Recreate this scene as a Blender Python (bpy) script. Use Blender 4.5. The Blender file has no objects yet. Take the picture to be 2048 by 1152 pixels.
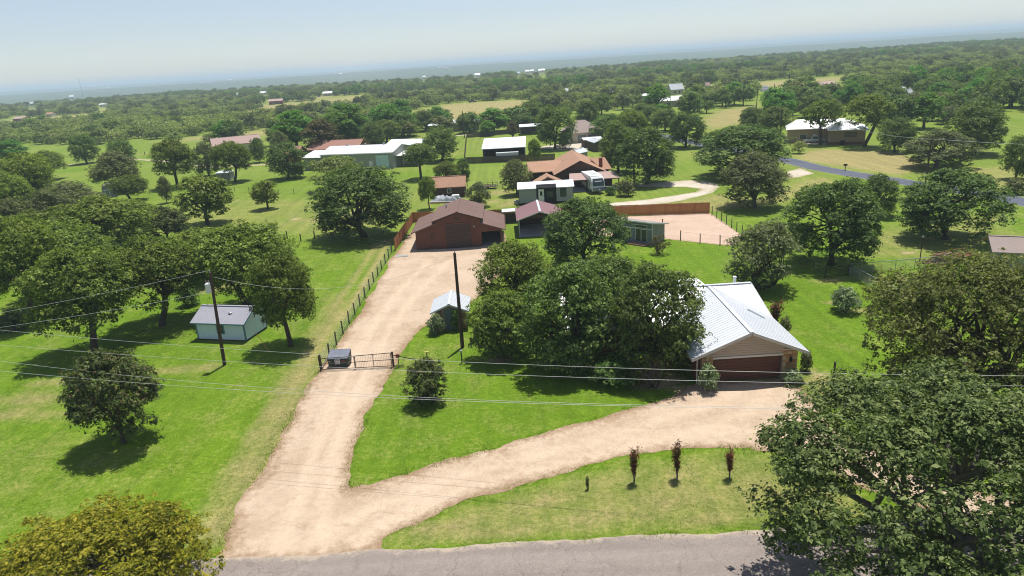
import bpy, math, random
import numpy as np
from mathutils import Vector, Matrix
from mathutils.geometry import delaunay_2d_cdt

random.seed(7)
scene = bpy.context.scene
C = scene.collection
R = math.radians

# ------------------------------------------------------------------ camera
CAM_H, FPX = 26.0, 1365.0
PITCH, ROLL = R(18.5), R(3.6)
_f = np.array([0, math.cos(PITCH), -math.sin(PITCH)])
_r = np.array([1.0, 0, 0])
_u = np.cross(_r, _f)
_X = math.cos(ROLL) * _r - math.sin(ROLL) * _u
_Y = math.sin(ROLL) * _r + math.cos(ROLL) * _u
cam_data = bpy.data.cameras.new('camera')
cam_data.sensor_width = 36
cam_data.lens = FPX * 36 / 2048
cam_data.clip_start = 0.5
cam_data.clip_end = 60000
cam = bpy.data.objects.new('camera', cam_data)
C.objects.link(cam)
cam.matrix_world = Matrix(((_X[0], _Y[0], -_f[0], 0), (_X[1], _Y[1], -_f[1], 0),
                           (_X[2], _Y[2], -_f[2], CAM_H), (0, 0, 0, 1)))
scene.camera = cam

# ------------------------------------------------------------------ light
SUN_EL, SUN_AZ = R(75), R(30)
world = bpy.data.worlds.new('World')
scene.world = world
world.use_nodes = True
wn = world.node_tree.nodes
wl = world.node_tree.links
wn.clear()
sky = wn.new('ShaderNodeTexSky')
sky.sky_type = 'NISHITA'
sky.sun_disc = False
sky.sun_elevation = SUN_EL
sky.sun_rotation = SUN_AZ
sky.altitude = 300
sky.air_density = 1.0
sky.dust_density = 0.3
sky.ozone_density = 1.5
bg = wn.new('ShaderNodeBackground')
bg.inputs['Strength'].default_value = 0.098
wo = wn.new('ShaderNodeOutputWorld')
hs_ = wn.new('ShaderNodeHueSaturation')          # a milky summer sky: the whole dome a little less saturated
hs_.inputs['Saturation'].default_value = 0.66
tint = wn.new('ShaderNodeMix'); tint.data_type = 'RGBA'; tint.blend_type = 'MULTIPLY'
tint.inputs[0].default_value = 1.0; tint.inputs[7].default_value = (.95, .98, 1.07, 1)
wl.new(sky.outputs['Color'], hs_.inputs['Color']); wl.new(hs_.outputs['Color'], tint.inputs[6])
wl.new(tint.outputs[2], bg.inputs['Color'])
wl.new(bg.outputs['Background'], wo.inputs['Surface'])

sun_d = bpy.data.lights.new('sun', 'SUN')
sun_d.energy = 5.0
sun_d.angle = R(0.55)
sun_d.color = (1.0, 0.955, 0.88)
sun = bpy.data.objects.new('sun', sun_d)
C.objects.link(sun)
_s = Vector((math.sin(SUN_AZ) * math.cos(SUN_EL), math.cos(SUN_AZ) * math.cos(SUN_EL), math.sin(SUN_EL)))
sun.rotation_euler = _s.to_track_quat('Z', 'Y').to_euler()
sun.location = _s * 200

vs = scene.view_settings
vs.view_transform = 'Standard'
vs.look = 'None'
vs.exposure = 0.2
vs.gamma = 1.0
vs.use_curve_mapping = False
scene.cycles.max_bounces = 6
scene.cycles.diffuse_bounces = 2
scene.cycles.glossy_bounces = 2
scene.cycles.transmission_bounces = 3
scene.cycles.volume_bounces = 1
scene.cycles.transparent_max_bounces = 6
scene.cycles.use_denoising = True
scene.cycles.filter_width = 1.05

# ------------------------------------------------------------------ survey helpers
def ray(px, py):
    return _f + _X * (px - 1024) / FPX - _Y * (py - 576) / FPX

def P(px, py, z=0.0):
    """place on the level z that lies along this line of the survey photograph"""
    d = ray(px, py)
    t = (z - CAM_H) / d[2]
    return Vector((d[0] * t, d[1] * t, z))

def PY(px, py, y):
    d = ray(px, py)
    t = y / d[1]
    return Vector((d[0] * t, y, CAM_H + d[2] * t))

def proj(p):
    p = np.asarray(p, float).reshape(-1, 3) - np.array([0, 0, CAM_H])
    k = p @ _f
    k = np.where(np.abs(k) < 1e-6, 1e-6, k)
    return np.stack([1024 + FPX * (p @ _X) / k, 576 - FPX * (p @ _Y) / k, k], 1)

def inside(px, py, poly):
    """vectorised point in polygon"""
    px = np.asarray(px, float); py = np.asarray(py, float)
    c = np.zeros(px.shape, bool)
    n = len(poly)
    j = n - 1
    for i in range(n):
        xi, yi = poly[i]; xj, yj = poly[j]
        cond = ((yi > py) != (yj > py))
        with np.errstate(divide='ignore', invalid='ignore'):
            xx = (xj - xi) * (py - yi) / ((yj - yi) if yj != yi else 1e-9) + xi
        c ^= cond & (px < xx)
        j = i
    return c

def seg_dist(pts, poly, closed=True):
    pts = np.asarray(pts, float)
    best = np.full(len(pts), 1e9)
    n = len(poly)
    for i in range(n if closed else n - 1):
        a = np.array(poly[i], float); b = np.array(poly[(i + 1) % n], float)
        ab = b - a
        l2 = max(ab @ ab, 1e-9)
        t = np.clip(((pts - a) @ ab) / l2, 0, 1)
        d = np.linalg.norm(pts - (a + t[:, None] * ab), axis=1)
        best = np.minimum(best, d)
    return best

_rng0 = np.random.default_rng(11)
_tab = _rng0.random((256, 256))
def vnoise(x, y, s):
    x = np.asarray(x, float) / s + 1000.3; y = np.asarray(y, float) / s + 1000.7
    i = np.floor(x).astype(int); j = np.floor(y).astype(int)
    u = x - i; v = y - j
    u = u * u * (3 - 2 * u); v = v * v * (3 - 2 * v)
    g = lambda a, b: _tab[a % 256, b % 256]
    return (g(i, j) * (1 - u) + g(i + 1, j) * u) * (1 - v) + (g(i, j + 1) * (1 - u) + g(i + 1, j + 1) * u) * v

# ------------------------------------------------------------------ mesh helpers
class MB:
    def __init__(self):
        self.v = []; self.f = []
    def add(self, vs, fs):
        o = len(self.v)
        self.v += [tuple(p) for p in vs]
        self.f += [tuple(i + o for i in q) for q in fs]
        return self
    def box(self, x0, y0, z0, x1, y1, z1):
        return self.add([(x0, y0, z0), (x1, y0, z0), (x1, y1, z0), (x0, y1, z0), (x0, y0, z1), (x1, y0, z1), (x1, y1, z1), (x0, y1, z1)],
                        [(3, 2, 1, 0), (4, 5, 6, 7), (0, 1, 5, 4), (1, 2, 6, 5), (2, 3, 7, 6), (3, 0, 4, 7)])
    def slab(self, poly, off):
        n = len(poly); off = Vector(off)
        a = [Vector(p) for p in poly]; b = [p + off for p in a]
        fs = [tuple(range(n - 1, -1, -1)), tuple(range(n, 2 * n))]
        for i in range(n):
            j = (i + 1) % n
            fs.append((i, j, n + j, n + i))
        return self.add(a + b, fs)
    def bar(self, p0, p1, w, h, up=(0, 0, 1)):
        p0 = Vector(p0); p1 = Vector(p1)
        d = (p1 - p0).normalized(); up = Vector(up)
        s = d.cross(up)
        if s.length < 1e-4: s = d.cross(Vector((1, 0, 0)))
        s.normalize(); t = s.cross(d).normalized()
        s *= w / 2; t *= h / 2
        vs = [p0 - s - t, p0 + s - t, p0 + s + t, p0 - s + t, p1 - s - t, p1 + s - t, p1 + s + t, p1 - s + t]
        return self.add(vs, [(3, 2, 1, 0), (4, 5, 6, 7), (0, 1, 5, 4), (1, 2, 6, 5), (2, 3, 7, 6), (3, 0, 4, 7)])
    def tube(self, path, rad, n=6):
        path = [Vector(p) for p in path]
        if not hasattr(rad, '__len__'): rad = [rad] * len(path)
        vs = []; fs = []
        for i, p in enumerate(path):
            d = (path[min(i + 1, len(path) - 1)] - path[max(i - 1, 0)])
            if d.length < 1e-6: d = Vector((0, 0, 1))
            d.normalize()
            ref = Vector((0, 0, 1)) if abs(d.z) < .9 else Vector((1, 0, 0))
            s = d.cross(ref).normalized(); t = s.cross(d)
            for k in range(n):
                a = 2 * math.pi * k / n
                vs.append(p + (s * math.cos(a) + t * math.sin(a)) * rad[i])
        for i in range(len(path) - 1):
            for k in range(n):
                k2 = (k + 1) % n
                fs.append((i * n + k, i * n + k2, (i + 1) * n + k2, (i + 1) * n + k))
        fs.append(tuple(range(n - 1, -1, -1)))
        fs.append(tuple(range((len(path) - 1) * n, len(path) * n)))
        return self.add(vs, fs)
    def mesh(self, name, mat=None, smooth=False):
        m = bpy.data.meshes.new(name)
        m.from_pydata(self.v, [], self.f)
        if mat: m.materials.append(mat)
        if smooth: m.polygons.foreach_set('use_smooth', [True] * len(m.polygons))
        m.update()
        return m
    def build(self, name, mat, parent=None, smooth=False):
        o = bpy.data.objects.new(name, self.mesh(name, mat, smooth))
        C.objects.link(o)
        if parent is not None: o.parent = parent
        return o

def link(name, mesh, parent=None):
    o = bpy.data.objects.new(name, mesh)
    C.objects.link(o)
    if parent is not None: o.parent = parent
    return o

def tag(o, label, cat, group=None):
    o['label'] = label; o['category'] = cat
    if group: o['group'] = group
    return o

def thing(name, label, cat, loc=(0, 0, 0), rz=0.0, group=None):
    o = bpy.data.objects.new(name, None)
    o.empty_display_size = 0.3
    C.objects.link(o)
    o.location = loc; o.rotation_euler = (0, 0, rz)
    return tag(o, label, cat, group)

def arr_mesh(name, verts, faces4, mats, midx=None, attrs=None):
    """fast mesh from numpy arrays, all faces with the same corner count"""
    m = bpy.data.meshes.new(name)
    nv = len(verts); nf, k = faces4.shape
    m.vertices.add(nv); m.vertices.foreach_set('co', np.ascontiguousarray(verts, np.float32).ravel())
    m.loops.add(nf * k); m.loops.foreach_set('vertex_index', np.ascontiguousarray(faces4, np.int32).ravel())
    m.polygons.add(nf)
    m.polygons.foreach_set('loop_start', np.arange(0, nf * k, k, dtype=np.int32))
    try: m.polygons.foreach_set('loop_total', np.full(nf, k, np.int32))
    except Exception: pass
    for t in mats: m.materials.append(t)
    if midx is not None: m.polygons.foreach_set('material_index', np.ascontiguousarray(midx, np.int32))
    if attrs:
        for an, av in attrs.items():
            a = m.attributes.new(an, 'FLOAT', 'POINT')
            a.data.foreach_set('value', np.ascontiguousarray(av, np.float32))
    m.update(calc_edges=True)
    m.validate()
    return m

# ------------------------------------------------------------------ materials
def _new(name):
    m = bpy.data.materials.new(name); m.use_nodes = True
    nt = m.node_tree
    return m, nt.nodes, nt.links, nt.nodes['Principled BSDF']

def ramp(N, L, fac, stops):
    r = N.new('ShaderNodeValToRGB')
    e = r.color_ramp.elements
    while len(e) < len(stops): e.new(0.5)
    for i, (p, c) in enumerate(stops):
        e[i].position = p; e[i].color = (*c, 1)
    if fac is not None: L.new(fac, r.inputs['Fac'])
    return r.outputs['Color']

def mixc(N, L, fac, a, b, mode='MIX'):
    m = N.new('ShaderNodeMix'); m.data_type = 'RGBA'; m.blend_type = mode
    def put(s, v):
        if isinstance(v, (tuple, list)): s.default_value = (*v, 1) if len(v) == 3 else v
        elif isinstance(v, (int, float)): s.default_value = v
        else: L.new(v, s)
    put(m.inputs[0], fac); put(m.inputs[6], a); put(m.inputs[7], b)
    return m.outputs[2]

def noise(N, L, vec, scale, detail=4, rough=.6, dist=0):
    n = N.new('ShaderNodeTexNoise')
    n.inputs['Scale'].default_value = scale; n.inputs['Detail'].default_value = detail
    n.inputs['Roughness'].default_value = rough; n.inputs['Distortion'].default_value = dist
    if vec is not None: L.new(vec, n.inputs['Vector'])
    return n.outputs['Fac']

def mathn(N, L, op, a, b=0.0, c=None, clamp=False):
    m = N.new('ShaderNodeMath'); m.operation = op; m.use_clamp = clamp
    for i, v in enumerate((a, b, c)):
        if v is None: continue
        if isinstance(v, (int, float)): m.inputs[i].default_value = v
        else: L.new(v, m.inputs[i])
    return m.outputs[0]

def bump(N, L, B, h, strength, dist=.05):
    b = N.new('ShaderNodeBump'); b.inputs['Strength'].default_value = strength; b.inputs['Distance'].default_value = dist
    L.new(h, b.inputs['Height']); L.new(b.outputs['Normal'], B.inputs['Normal'])

def M(name, c1, c2=None, scale=3.0, rough=.8, metal=0.0, spec=.35, bmp=0.0, stretch=None, blotch=.5, wave=None):
    """painted, wooden, metal or stone surface: two tones in two scales of noise, optional ribs"""
    m, N, L, B = _new(name)
    tc = N.new('ShaderNodeTexCoord'); vec = tc.outputs['Object']
    if stretch:
        mp = N.new('ShaderNodeMapping'); mp.inputs['Scale'].default_value = stretch
        L.new(vec, mp.inputs['Vector']); vec = mp.outputs['Vector']
    c2 = c2 or tuple(x * .72 for x in c1)
    n1 = noise(N, L, vec, scale, 6, .65)
    n2 = noise(N, L, tc.outputs['Object'], .35, 3, .5)
    f = mathn(N, L, 'ADD', mathn(N, L, 'MULTIPLY', n1, 1 - blotch * .5), mathn(N, L, 'MULTIPLY', n2, blotch * .5))
    col = ramp(N, L, f, [(.3, c1), (.72, c2)])
    st = N.new('ShaderNodeMapping'); st.inputs['Scale'].default_value = (1.1, 1.1, .22); L.new(tc.outputs['Object'], st.inputs['Vector'])
    sk = mathn(N, L, 'MULTIPLY', mathn(N, L, 'SUBTRACT', noise(N, L, st.outputs['Vector'], 1.3, 5, .7), .52), 3.0, None, True)
    col = mixc(N, L, mathn(N, L, 'MULTIPLY', sk, .30), col, tuple(x * .55 for x in c2))
    oi = N.new('ShaderNodeObjectInfo')
    hv = N.new('ShaderNodeHueSaturation')
    L.new(col, hv.inputs['Color'])
    mr = N.new('ShaderNodeMapRange'); mr.inputs['To Min'].default_value = .93; mr.inputs['To Max'].default_value = 1.07
    L.new(oi.outputs['Random'], mr.inputs['Value']); L.new(mr.outputs['Result'], hv.inputs['Value'])
    L.new(hv.outputs['Color'], B.inputs['Base Color'])
    B.inputs['Roughness'].default_value = rough; B.inputs['Metallic'].default_value = metal
    B.inputs['Specular IOR Level'].default_value = spec
    if wave:
        w = N.new('ShaderNodeTexWave'); w.bands_direction = wave[0]; w.inputs['Scale'].default_value = wave[1]
        w.inputs['Distortion'].default_value = 0
        L.new(tc.outputs['Object'], w.inputs['Vector']); bump(N, L, B, w.outputs['Fac'], .7, wave[2])
    elif bmp: bump(N, L, B, n1, bmp, .03)
    return m

def leaf_mat(name, dark, mid, light, trans=.27, tip=None, hue=.014):
    m, N, L, B = _new(name)
    g = N.new('ShaderNodeNewGeometry'); oi = N.new('ShaderNodeObjectInfo'); tc = N.new('ShaderNodeTexCoord')
    n = noise(N, L, tc.outputs['Object'], .55, 3, .6)
    f = mathn(N, L, 'ADD', mathn(N, L, 'MULTIPLY', g.outputs['Random Per Island'], .5), mathn(N, L, 'MULTIPLY', n, .5))
    col = ramp(N, L, f, [(.2, tuple(x * .75 for x in dark)), (.5, mid), (.76, tuple(x * 1.25 for x in light))])
    if tip:
        k = mathn(N, L, 'GREATER_THAN', g.outputs['Random Per Island'], tip[1])
        col = mixc(N, L, k, col, tip[0])
    hv = N.new('ShaderNodeHueSaturation'); L.new(col, hv.inputs['Color'])
    mr = N.new('ShaderNodeMapRange'); mr.inputs['To Min'].default_value = .5 - hue; mr.inputs['To Max'].default_value = .5 + hue
    L.new(oi.outputs['Random'], mr.inputs['Value']); L.new(mr.outputs['Result'], hv.inputs['Hue'])
    r2 = mathn(N, L, 'FRACT', mathn(N, L, 'MULTIPLY', oi.outputs['Random'], 17.31))
    mr2 = N.new('ShaderNodeMapRange'); mr2.inputs['To Min'].default_value = .8; mr2.inputs['To Max'].default_value = 1.22
    L.new(r2, mr2.inputs['Value']); L.new(mr2.outputs['Result'], hv.inputs['Value'])
    L.new(hv.outputs['Color'], B.inputs['Base Color'])
    B.inputs['Roughness'].default_value = .6; B.inputs['Specular IOR Level'].default_value = .16
    t = N.new('ShaderNodeBsdfTranslucent')
    br = mixc(N, L, 1.0, hv.outputs['Color'], (1.5, 1.7, .7), 'MULTIPLY')
    L.new(br, t.inputs['Color'])
    mx = N.new('ShaderNodeMixShader'); mx.inputs[0].default_value = trans
    L.new(B.outputs[0], mx.inputs[1]); L.new(t.outputs[0], mx.inputs[2])
    L.new(mx.outputs[0], N['Material Output'].inputs['Surface'])
    return m

def ground_mat():
    m, N, L, B = _new('lawn_and_pasture')
    g = N.new('ShaderNodeNewGeometry'); pos = g.outputs['Position']
    def att(n):
        a = N.new('ShaderNodeAttribute'); a.attribute_name = n; return a.outputs['Fac']
    nb = noise(N, L, pos, .045, 4, .6); nm = noise(N, L, pos, .35, 5, .65); nf = noise(N, L, pos, 3.2, 5, .75); nx = noise(N, L, pos, 11, 3, .8)
    green = ramp(N, L, mathn(N, L, 'ADD', mathn(N, L, 'MULTIPLY', nf, .55), mathn(N, L, 'MULTIPLY', nm, .45)),
                 [(.28, (.082, .156, .008)), (.5, (.132, .228, .012)), (.72, (.225, .300, .036))])
    lush = ramp(N, L, nf, [(.28, (.075, .160, .007)), (.72, (.160, .262, .016))])
    c = mixc(N, L, att('lush'), green, lush)
    past = ramp(N, L, mathn(N, L, 'ADD', mathn(N, L, 'MULTIPLY', nf, .5), mathn(N, L, 'MULTIPLY', nb, .5)),
                [(.3, (.13, .21, .025)), (.52, (.21, .26, .05)), (.72, (.30, .30, .09))])
    c = mixc(N, L, att('pasture'), c, past)
    # dry straw, broken up by noise
    d = att('dry')
    k = mathn(N, L, 'ADD', d, mathn(N, L, 'MULTIPLY', mathn(N, L, 'SUBTRACT', mathn(N, L, 'ADD', mathn(N, L, 'MULTIPLY', nm, .5), mathn(N, L, 'MULTIPLY', nf, .5)), .5), 1.6))
    k = mathn(N, L, 'MULTIPLY', mathn(N, L, 'SUBTRACT', k, .22, None), 1.7, None, True)
    k = mathn(N, L, 'MULTIPLY', k, .85)
    straw = ramp(N, L, nf, [(.3, (.27, .21, .09)), (.7, (.42, .35, .17))])
    c = mixc(N, L, k, c, straw)
    s = att('dirt')
    k2 = mathn(N, L, 'ADD', s, mathn(N, L, 'MULTIPLY', mathn(N, L, 'SUBTRACT', nf, .5), 1.4))
    k2 = mathn(N, L, 'MULTIPLY', mathn(N, L, 'SUBTRACT', k2, .35), 2.2, None, True)
    soil = ramp(N, L, nm, [(.3, (.40, .27, .17)), (.7, (.55, .41, .28))])
    c = mixc(N, L, k2, c, soil)
    wood = ramp(N, L, noise(N, L, pos, .035, 6, .75), [(.35, (.025, .045, .015)), (.55, (.06, .09, .03)), (.72, (.16, .17, .07))])
    c = mixc(N, L, att('wood'), c, wood)
    fine = ramp(N, L, nx, [(.3, (.62, .62, .62)), (.7, (1.28, 1.28, 1.28))])
    mw = N.new('ShaderNodeMapping'); mw.inputs['Rotation'].default_value = (0, 0, .32); mw.inputs['Scale'].default_value = (1.0, .05, 1); L.new(pos, mw.inputs['Vector'])
    mow = ramp(N, L, noise(N, L, mw.outputs['Vector'], .9, 3, .5), [(.35, (.86, .87, .88)), (.65, (1.12, 1.10, 1.05))])
    c = mixc(N, L, .8, c, mow, 'MULTIPLY')
    tuft = ramp(N, L, noise(N, L, pos, 1.4, 4, .8), [(.35, (.80, .82, .8)), (.62, (1.12, 1.10, 1.1))])
    c = mixc(N, L, .8, c, tuft, 'MULTIPLY')
    c = mixc(N, L, 1.0, c, fine, 'MULTIPLY')
    L.new(c, B.inputs['Base Color'])
    B.inputs['Roughness'].default_value = .9; B.inputs['Specular IOR Level'].default_value = .12
    bump(N, L, B, mathn(N, L, 'ADD', nx, nf), .6, .10)
    return m

def gravel_mat(name, pale, mid, edgec, es=1.0):
    m, N, L, B = _new(name)
    g = N.new('ShaderNodeNewGeometry'); pos = g.outputs['Position']
    a = N.new('ShaderNodeAttribute'); a.attribute_name = 'edge'; e = a.outputs['Fac']
    nm = noise(N, L, pos, .22, 5, .65); nf = noise(N, L, pos, 2.0, 5, .7); nx = noise(N, L, pos, 16, 2, .8)
    c = ramp(N, L, mathn(N, L, 'ADD', mathn(N, L, 'MULTIPLY', nm, .6), mathn(N, L, 'MULTIPLY', nf, .4)), [(.34, mid), (.56, pale), (.75, tuple(min(1, x * 1.13) for x in pale))])
    k = mathn(N, L, 'ADD', mathn(N, L, 'MULTIPLY', e, 1.0 / es), mathn(N, L, 'MULTIPLY', mathn(N, L, 'SUBTRACT', mathn(N, L, 'ADD', nm, nf), 1.0), 2.4))
    k = mathn(N, L, 'SUBTRACT', 1.0, k, None, True)
    c = mixc(N, L, mathn(N, L, 'MULTIPLY', k, .85), c, edgec)
    ra = N.new('ShaderNodeAttribute'); ra.attribute_name = 'rut'
    rk = mathn(N, L, 'MULTIPLY', ra.outputs['Fac'], mathn(N, L, 'ADD', nf, .1), None, True)
    c = mixc(N, L, mathn(N, L, 'MULTIPLY', rk, .95), c, tuple(min(.9, x * 1.2) for x in pale))
    # worn darker gravel patches and sparse weeds
    w = mathn(N, L, 'MULTIPLY', mathn(N, L, 'SUBTRACT', noise(N, L, pos, .5, 6, .75, .6), .56), 4.5, None, True)
    c = mixc(N, L, mathn(N, L, 'MULTIPLY', w, .6), c, tuple(x * .72 for x in edgec))
    fine = ramp(N, L, nx, [(.3, (.80, .80, .80)), (.7, (1.14, 1.14, 1.14))])
    c = mixc(N, L, 1.0, c, fine, 'MULTIPLY')
    L.new(c, B.inputs['Base Color']); B.inputs['Roughness'].default_value = .95; B.inputs['Specular IOR Level'].default_value = .1
    bump(N, L, B, nx, .4, .04)
    return m

def asphalt_mat(name, c1, c2, edgec):
    m, N, L, B = _new(name)
    g = N.new('ShaderNodeNewGeometry'); pos = g.outputs['Position']
    a = N.new('ShaderNodeAttribute'); a.attribute_name = 'edge'; e = a.outputs['Fac']
    mp = N.new('ShaderNodeMapping'); mp.inputs['Scale'].default_value = (.05, .8, 1); L.new(pos, mp.inputs['Vector'])
    n1 = noise(N, L, mp.outputs['Vector'], 1.0, 4, .6); nf = noise(N, L, pos, 1.2, 5, .7); nx = noise(N, L, pos, 22, 2, .9)
    c = ramp(N, L, mathn(N, L, 'ADD', mathn(N, L, 'MULTIPLY', n1, .6), mathn(N, L, 'MULTIPLY', nf, .4)), [(.35, c1), (.65, c2)])
    vo = N.new('ShaderNodeTexVoronoi'); vo.feature = 'DISTANCE_TO_EDGE'; vo.inputs['Scale'].default_value = .32
    wp = N.new('ShaderNodeMapping'); L.new(pos, wp.inputs['Vector'])
    nw = N.new('ShaderNodeTexNoise'); nw.inputs['Scale'].default_value = .8; nw.inputs['Detail'].default_value = 5
    L.new(pos, nw.inputs['Vector'])
    ad = N.new('ShaderNodeVectorMath'); ad.operation = 'ADD'; sc_ = N.new('ShaderNodeVectorMath'); sc_.operation = 'SCALE'; sc_.inputs['Scale'].default_value = 1.6
    L.new(nw.outputs['Color'], sc_.inputs[0]); L.new(pos, ad.inputs[0]); L.new(sc_.outputs[0], ad.inputs[1]); L.new(ad.outputs[0], vo.inputs['Vector'])
    ck = mathn(N, L, 'LESS_THAN', vo.outputs['Distance'], .012)
    c = mixc(N, L, mathn(N, L, 'MULTIPLY', ck, .22), c, tuple(x * .35 for x in c1))
    pt = mathn(N, L, 'MULTIPLY', mathn(N, L, 'SUBTRACT', noise(N, L, pos, .16, 2, .4), .6), 14.0, None, True)
    c = mixc(N, L, mathn(N, L, 'MULTIPLY', pt, .2), c, tuple(x * .6 for x in c1))
    k = mathn(N, L, 'ADD', e, mathn(N, L, 'MULTIPLY', mathn(N, L, 'SUBTRACT', nf, .5), 2.2))
    k = mathn(N, L, 'SUBTRACT', 1.0, mathn(N, L, 'MULTIPLY', k, 2.2), None, True)
    c = mixc(N, L, mathn(N, L, 'MULTIPLY', k, .8), c, edgec)
    fine = ramp(N, L, nx, [(.3, (.6, .6, .6)), (.7, (1.4, 1.4, 1.4))])
    c = mixc(N, L, 1.0, c, fine, 'MULTIPLY')
    L.new(c, B.inputs['Base Color']); B.inputs['Roughness'].default_value = .9; B.inputs['Specular IOR Level'].default_value = .2
    bump(N, L, B, nx, .3, .02)
    return m

def glass_mat(name, c=(.02, .03, .035)):
    m, N, L, B = _new(name)
    tc = N.new('ShaderNodeTexCoord')
    n = noise(N, L, tc.outputs['Object'], 1.3, 2)
    L.new(ramp(N, L, n, [(.3, c), (.7, tuple(x * 1.9 for x in c))]), B.inputs['Base Color'])
    B.inputs['Roughness'].default_value = .08; B.inputs['Specular IOR Level'].default_value = .5
    return m

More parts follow.
